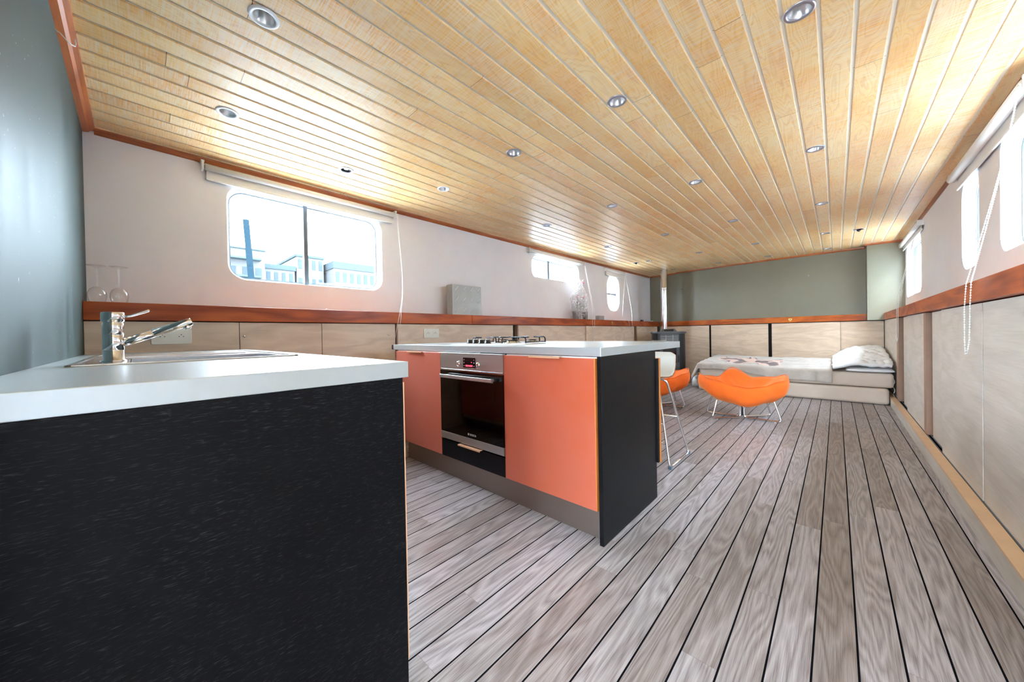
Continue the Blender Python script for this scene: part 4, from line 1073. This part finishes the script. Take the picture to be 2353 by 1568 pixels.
# pillow under the duvet
def puff(x0, x1, y0, y1, z0, h, name, amp, f, n=44, sk=0):
    mb = MB(); mb.sm = True; T = []; Bt = []
    for i in range(n + 1):
        u = i / n; a = []; b = []
        for j in range(n + 1):
            v = j / n; x = x0 + (x1 - x0) * u; y = y0 + (y1 - y0) * v
            e = (1 - abs(2 * u - 1) ** 5) * (1 - abs(2 * v - 1) ** 5); e = max(e, 0) ** .45
            wv = noise.noise(Vector((x * f, y * f, 3))) * amp + noise.noise(Vector((x * f * 2.7, y * f * 2.2, 9))) * amp * .5
            hh = h * (1 + sk * (u - .5))
            if i in (0, n) or j in (0, n): p = mb.v((x, y, z0 + hh * .42 + wv * .4)); a.append(p); b.append(p)
            else: a.append(mb.v((x, y, z0 + hh * (.42 + .58 * e) + wv * e))); b.append(mb.v((x, y, z0 + hh * .42 * (1 - e) + abs(wv) * .1)))
        T.append(a); Bt.append(b)
    for i in range(n):
        for j in range(n):
            mb._f([T[i][j], T[i + 1][j], T[i + 1][j + 1], T[i][j + 1]]); mb._f([Bt[i][j], Bt[i][j + 1], Bt[i + 1][j + 1], Bt[i + 1][j]])
    return mb.build(name, M['duvet'])
tag(puff(.085, .526, 6.29, 7.10, .394, .062, 'pillow', .006, 8), 'flat white pillow squeezed under the folded duvet', 'pillow')
def duvet():
    nx, ny = 80, 80; P = []
    for i in range(nx + 1):
        u = i / nx; x = -.035 + .528 * u; row = []
        for j in range(ny + 1):
            v = j / ny; y = 7.68 - 1.39 * v
            base = .448 + .060 * min(1, u * 3)
            z = base + (1 - v) * (.055 + .10 * min(1, u * 2))
            e = max(0, v - .93) / .07; z -= e * e * .032
            y += .010 * math.sin(e * 3)
            er = max(0, u - .95) / .05; z -= er * er * .012
            w = abs(noise.noise(Vector((x * 7, y * 5, 1)))) * .050 + noise.noise(Vector((x * 17, y * 15, 7))) * .022
            row.append(Vector((x, y, z - .01 + w * (.5 + .5 * u))))
        P.append(row)
    mb = MB(); mb.sm = True; mb.sheet([r[::-1] for r in P], -.030)
    return mb.build('duvet', M['duvet'])
tag(duvet(), 'crumpled white duvet folded at the window end of the bed', 'duvet')
mb = MB(); mb.sm = True; mb.ball((-1.765, 6.50, .105), .125, 20, (.40, 1.1, .8))
for v in mb.bm.verts:
    d_ = noise.noise(v.co * 14) * .022; v.co.x += d_; v.co.z = max(.002, v.co.z + d_)
tag(mb.build('plastic_bag', M['bag']), 'crumpled white bag on the floor at the blanket end of the bed', 'bag')

# ------------------------------------------------------------------ orange lounge chair
def lounge_chair(label):
    t = thing('lounge_chair', label, 'chair', (0, 0, 0), 'low orange lounge chairs')
    # rim radius and rim height around the plan (0 deg = +x, 90 = away from the back edge)
    KR = [(0, .445), (22, .425), (50, .345), (72, .39), (90, .47), (108, .39), (130, .345), (158, .425), (180, .445), (206, .425), (236, .345), (270, .295), (304, .345), (334, .425), (360, .445)]
    KZ = [(0, .490), (30, .440), (60, .420), (90, .520), (120, .420), (150, .440), (180, .490), (215, .445), (245, .395), (270, .375), (295, .395), (325, .445), (360, .490)]
    KB = [(0, .300), (90, .38), (180, .300), (225, .235), (270, .170), (315, .235), (360, .300)]
    def smooth(K, a):
        a %= 360
        for (a0, v0), (a1, v1) in zip(K, K[1:]):
            if a0 <= a <= a1:
                s = (a - a0) / (a1 - a0); s = s * s * (3 - 2 * s); return v0 + (v1 - v0) * s
    N = 72; prof = [(.0, 't', 0), (.18, 't', 0), (.38, 't', 0), (.58, 't', 0), (.76, 't', 0), (.88, 't', 1), (.95, 't', 1), (1.0, 'm', .15), (1.02, 'm', .35), (1.015, 'm', .6), (.98, 'm', .82), (.90, 'm', .95), (.78, 'b', 0), (.5, 'b', 0), (.25, 'b', 0), (0, 'b', 0)]
    mb = MB(); mb.sm = True; R = []
    for fr_, kd, q in prof:
        row = []
        for k in range(N):
            a = 360 * k / N; rr = smooth(KR, a); zr = smooth(KZ, a); zb = smooth(KB, a)
            if kd == 't':
                z = .285 + (zr - .285) * (fr_ ** 2.0) + (.006 if q else 0)
            elif kd == 'm':
                z = zr + (zb - zr) * q
            else:
                z = .150 + (zb - .01 - .150) * (fr_ / .9) ** 1.6
            x = rr * fr_ * math.cos(math.radians(a)); y = rr * fr_ * math.sin(math.radians(a))
            # creases fanning from the middle
            cr = .006 * math.sin(math.radians(a) * 11 + 2 * math.sin(fr_ * 5)) * max(0, 1 - abs(fr_ - .45) * 2.2) if kd == 't' else .004 * noise.noise(Vector((x * 9, y * 9, z * 9)))
            if fr_ == 0: x = y = 0; cr = 0
            row.append(Vector((x, y, z + cr)))
        R.append(row)
    V = [[mb.v(R[0][0])]] + [[mb.v(p) for p in row] for row in R[1:-1]] + [[mb.v(R[-1][0])]]
    for A, B in zip(V, V[1:]):
        for k in range(N):
            q = []
            for w in (A[k % len(A)], A[(k + 1) % N % len(A)], B[(k + 1) % N % len(B)], B[k % len(B)]):
                if w not in q: q.append(w)
            if len(q) > 2: mb._f(q)
    cu = mb.build('cushion', M['orange_fabric'], t)
    mb = MB(); mb.sm = True    # piping seam along the upper rim
    mb.tube([(smooth(KR, a) * .985 * math.cos(math.radians(a)), smooth(KR, a) * .985 * math.sin(math.radians(a)), smooth(KZ, a) - .004) for a in range(0, 360, 6)], .0045, 6, True)
    mb.build('piping', M['orange_fabric'], cu)
    def loop(pts, name='leg'):
        P = [Vector(p) for p in pts]; out = []; n = len(P); rad = .035
        for i in range(n):
            a, b, c = P[i - 1], P[i], P[(i + 1) % n]
            d1 = (a - b).normalized(); d2 = (c - b).normalized(); r1 = min(rad, (a - b).length * .4, (c - b).length * .4)
            s, e = b + d1 * r1, b + d2 * r1
            for k in range(6):
                q = k / 5; out.append(s * (1 - q) ** 2 + b * 2 * q * (1 - q) + e * q * q)
        m = MB(); m.sm = True; m.tube(out, .0102, 10, True); lg = m.build(name, M['chrome'], t)
        return lg
    for sx in (-1, 1):
        for sy in (-1, 1):
            lg = loop([(sx * .018, sy * .020, .135), (sx * .020, sy * .022, .0115), (sx * .335, sy * .185, .0115), (sx * .270, sy * .15, .235)])
            m = MB(); m.sm = True; m.lathe([(0, 0), (.009, 0), (.009, .004), (0, .004)], (sx * .28, sy * .158, 0), 10); m.build('foot_pad', M['white'], lg)
    m = MB(); m.sm = True; m.lathe([(0, .03), (.014, .03), (.014, .15), (0, .15)], (0, 0, 0), 14); m.build('hub', M['stove_grey'], t)
    return t
ch = lounge_chair('orange velour lounge chair on chrome loops in front of the bed')
ch.location = (-.770, 4.52, 0); ch.rotation_euler = (0, 0, math.radians(22)); ch.scale = (.94, .94, 1)
c2 = dup(ch); c2['label'] = 'second orange velour lounge chair, half hidden behind the bar stool and island'
c2.location = (-1.75, 4.62, 0); c2.rotation_euler = (0, 0, math.radians(35))

# ------------------------------------------------------------------ bar stool
t = thing('bar_stool', 'white shell bar stool on a chrome sled frame behind the island', 'stool', (-1.13, 2.75, 0))
bx, W2 = -1.135, .195
path = [(2.545, .598), (2.56, .612), (2.60, .618), (2.68, .612), (2.76, .606), (2.84, .610), (2.885, .628), (2.915, .665), (2.932, .710), (2.945, .755), (2.952, .800)]
P = []
NU = 18
for i in range(NU + 1):
    u = -1 + 2 * i / NU; row = []
    for k, (y, z) in enumerate(path):
        f = k / (len(path) - 1)
        w = W2 * (1 - .28 * max(0, (.22 - f) / .22) ** 1.5) * (1 - .04 * max(0, f - .55))
        lift = .020 * abs(u) ** 3 * (1 - .4 * f)
        yy = y - .020 * u * u * (f > .5) * (f - .5) * 2
        zz = z + lift * (f < .75)
        if k == len(path) - 1: zz -= .022 * max(0, abs(u) - .82) / .18
        if k == 0: yy += .03 * abs(u) ** 4
        row.append(Vector((bx + w * u, yy, zz)))
    P.append(row)
mb = MB(); mb.sm = True; mb.sheet(P, .010, 1); mb.build('seat_shell', [M['stool_shell'], M['ply']], t)
fl = {}
for s_ in (-1, 1):
    xt, xb = bx + s_ * .150, bx + s_ * .275
    m = MB(); m.sm = True
    pts = bez((bx + s_ * .05, 2.66, .592), (bx + s_ * .13, 2.65, .592), (xt, 2.645, .590), (xt + s_ * .010, 2.640, .555), 8) + [(xb - s_ * .008, 2.53, .05)] + bez((xb - s_ * .004, 2.528, .03), (xb, 2.525, .011), (xb, 2.53, .011), (xb, 2.56, .011), 5)
    m.tube(pts, .0088, 10); m.build('leg', M['chrome'], t)
    m = MB(); m.sm = True
    pts = bez((bx + s_ * .05, 2.80, .592), (bx + s_ * .13, 2.81, .592), (xt, 2.815, .595), (xt + s_ * .012, 2.825, .555), 8) + [(xb - s_ * .008, 2.935, .05)] + bez((xb - s_ * .004, 2.938, .03), (xb, 2.94, .011), (xb, 2.93, .011), (xb, 2.90, .011), 5)
    m.tube(pts, .0088, 10); m.build('leg', M['chrome'], t)
    m = MB(); m.sm = True; m.tube([(xb, 2.55, .011), (xb, 2.91, .011)], .0086, 10); rr_ = m.build('sled_runner', M['chrome'], t)
    for y in (2.528, 2.936): MB().box(xb - .012, xb + .012, y - .012, y + .012, 0, .022).build('foot_cap', M['rubber'], rr_, .002)
for y, z, k in ((2.583, .295, 0), (2.875, .295, 0), (2.56, .165, 0)):
    m = MB(); m.sm = True
    wz = .150 + (.275 - .150) * (1 - (z - .02) / .56)
    m.tube([(bx - wz, y, z), (bx + wz, y, z)], .0075, 10); m.build('footrest_bar', M['chrome'], t)

# ------------------------------------------------------------------ outside
def facade(name, label, x, y0, y1, z1, rows, cols, roof, balc=False):
    t = thing(name, label, 'building', (x - 4, (y0 + y1) / 2, -1.5))
    MB().box(x - 8, x, y0, y1, -1.5, z1).build('facade', M['build'], t)
    MB().box(x - 8.1, x + .15, y0 - .1, y1 + .1, z1, z1 + roof).build('roof', M['buildroof'], t)
    dh = (z1 + 0.5) / rows; dw = (y1 - y0) / cols
    for r in range(rows):
        mb = MB()
        for c_ in range(cols):
            ya = y0 + (c_ + .25) * dw; za = .3 + r * dh
            if za + dh * .55 < z1: mb.box(x, x + .05, ya, ya + dw * .5, za, za + dh * .5)
        if len(mb.bm.verts): mb.build('window_row', M['buildwin'], t)
        else: mb.bm.free()
        if balc and r % 1 == 0:
            MB().box(x, x + .9, y0 + dw, y1 - dw * .4, .1 + r * dh, .25 + r * dh).build('balcony', M['buildroof'], t)
struct(MB().box(2.6, 3.0, -4, 14, -1.5, 3.6).build('added_light_screen', M['light_screen']))  # screen added outside to cut the daylight reaching the right-hand windows
facade('apartment_block', 'pale apartment block with balconies seen past the blue post', -40, 2.5, 8.4, 9.3, 6, 6, .12, True)
facade('terrace_building', 'long low pale terrace across the water in the window middle', -44, 9.2, 12.0, 8.4, 4, 4, .5)
facade('terrace_building', 'pale row of houses with a blue-grey roof across the water', -42, 15.4, 26, 8.9, 4, 13, .8)
facade('chimney_building', 'narrow taller pale house on the skyline beside the window mullion', -44, 12.2, 15.0, 10.1, 5, 4, .25)
mb = MB(); mb.sm = True; mb.tube([(-8, 1.60, -1.5), (-8, 1.47, 2.0), (-8, 1.405, 3.18)], .05, 12)
tag(mb.build('mooring_post', M['pole']), 'leaning blue-grey mooring post seen through the split window', 'post')

# ------------------------------------------------------------------ light
SKY = 6.0
w = bpy.data.worlds.new('overcast_sky'); scn.world = w; w.use_nodes = True
wn = w.node_tree; bg = wn.nodes['Background']
tc = wn.nodes.new('ShaderNodeTexCoord'); sx = wn.nodes.new('ShaderNodeSeparateXYZ'); rp = wn.nodes.new('ShaderNodeValToRGB')
wn.links.new(tc.outputs['Generated'], sx.inputs[0]); wn.links.new(sx.outputs[2], rp.inputs[0]); wn.links.new(rp.outputs[0], bg.inputs[0])
e = rp.color_ramp.elements; e[0].position = 0.0; e[0].color = (.28, .36, .43, 1); e[1].position = .06; e[1].color = (.69, .855, 1, 1)
bg.inputs[1].default_value = SKY
def portal(loc, rot, sx_, sy_):
    l = bpy.data.lights.new('window_portal', 'AREA'); l.shape = 'RECTANGLE'; l.size = sx_; l.size_y = sy_; l.cycles.is_portal = True
    o = bpy.data.objects.new('window_portal', l); COL.objects.link(o); o.location = loc; o.rotation_euler = rot
for y0, y1, z0, z1, r in LWIN: portal((LW - .13, (y0 + y1) / 2, (z0 + z1) / 2), (0, -PI / 2, 0), z1 - z0, y1 - y0)
for y0, y1, z0, z1, r in RWIN: portal((rwx(4) + .15, (y0 + y1) / 2, (z0 + z1) / 2), (0, PI / 2, 0), z1 - z0, y1 - y0)
portal((0, -2.42, 1.1), (-PI / 2 + PI, 0, 0), 1.0, 2.0)

# ------------------------------------------------------------------ camera
f, yaw, pitch, roll, cy, cx, h = 800.34, .7499, -.0083, -.0181, 774.99, 1176.5, .9678
fw = Vector((-math.sin(yaw) * math.cos(pitch), math.cos(yaw) * math.cos(pitch), math.sin(pitch)))
rt = Vector((math.cos(yaw), math.sin(yaw), 0)); up = rt.cross(fw)
r_ = rt * math.cos(roll) + up * math.sin(roll); u_ = up * math.cos(roll) - rt * math.sin(roll)
cam = bpy.data.cameras.new('camera'); co = bpy.data.objects.new('camera', cam); COL.objects.link(co)
co.matrix_world = Matrix(((r_.x, u_.x, -fw.x, 0), (r_.y, u_.y, -fw.y, 0), (r_.z, u_.z, -fw.z, h), (0, 0, 0, 1)))
cam.sensor_width = 36; cam.sensor_fit = 'HORIZONTAL'; cam.lens = f / 2353 * 36; cam.shift_y = (cy - 784) / 2353; cam.clip_start = .02
scn.camera = co
scn.view_settings.view_transform = 'Standard'; scn.view_settings.look = 'None'
scn.view_settings.exposure = 3.33; scn.view_settings.gamma = 1; scn.view_settings.use_curve_mapping = False
scn.cycles.use_denoising = True
scn.cycles.use_adaptive_sampling = True; scn.cycles.adaptive_threshold = .25
scn.cycles.max_bounces = 7; scn.cycles.diffuse_bounces = 4; scn.cycles.glossy_bounces = 4; scn.cycles.transparent_max_bounces = 16
scn.cycles.caustics_reflective = False; scn.cycles.caustics_refractive = False
scn.cycles.sample_clamp_indirect = 8
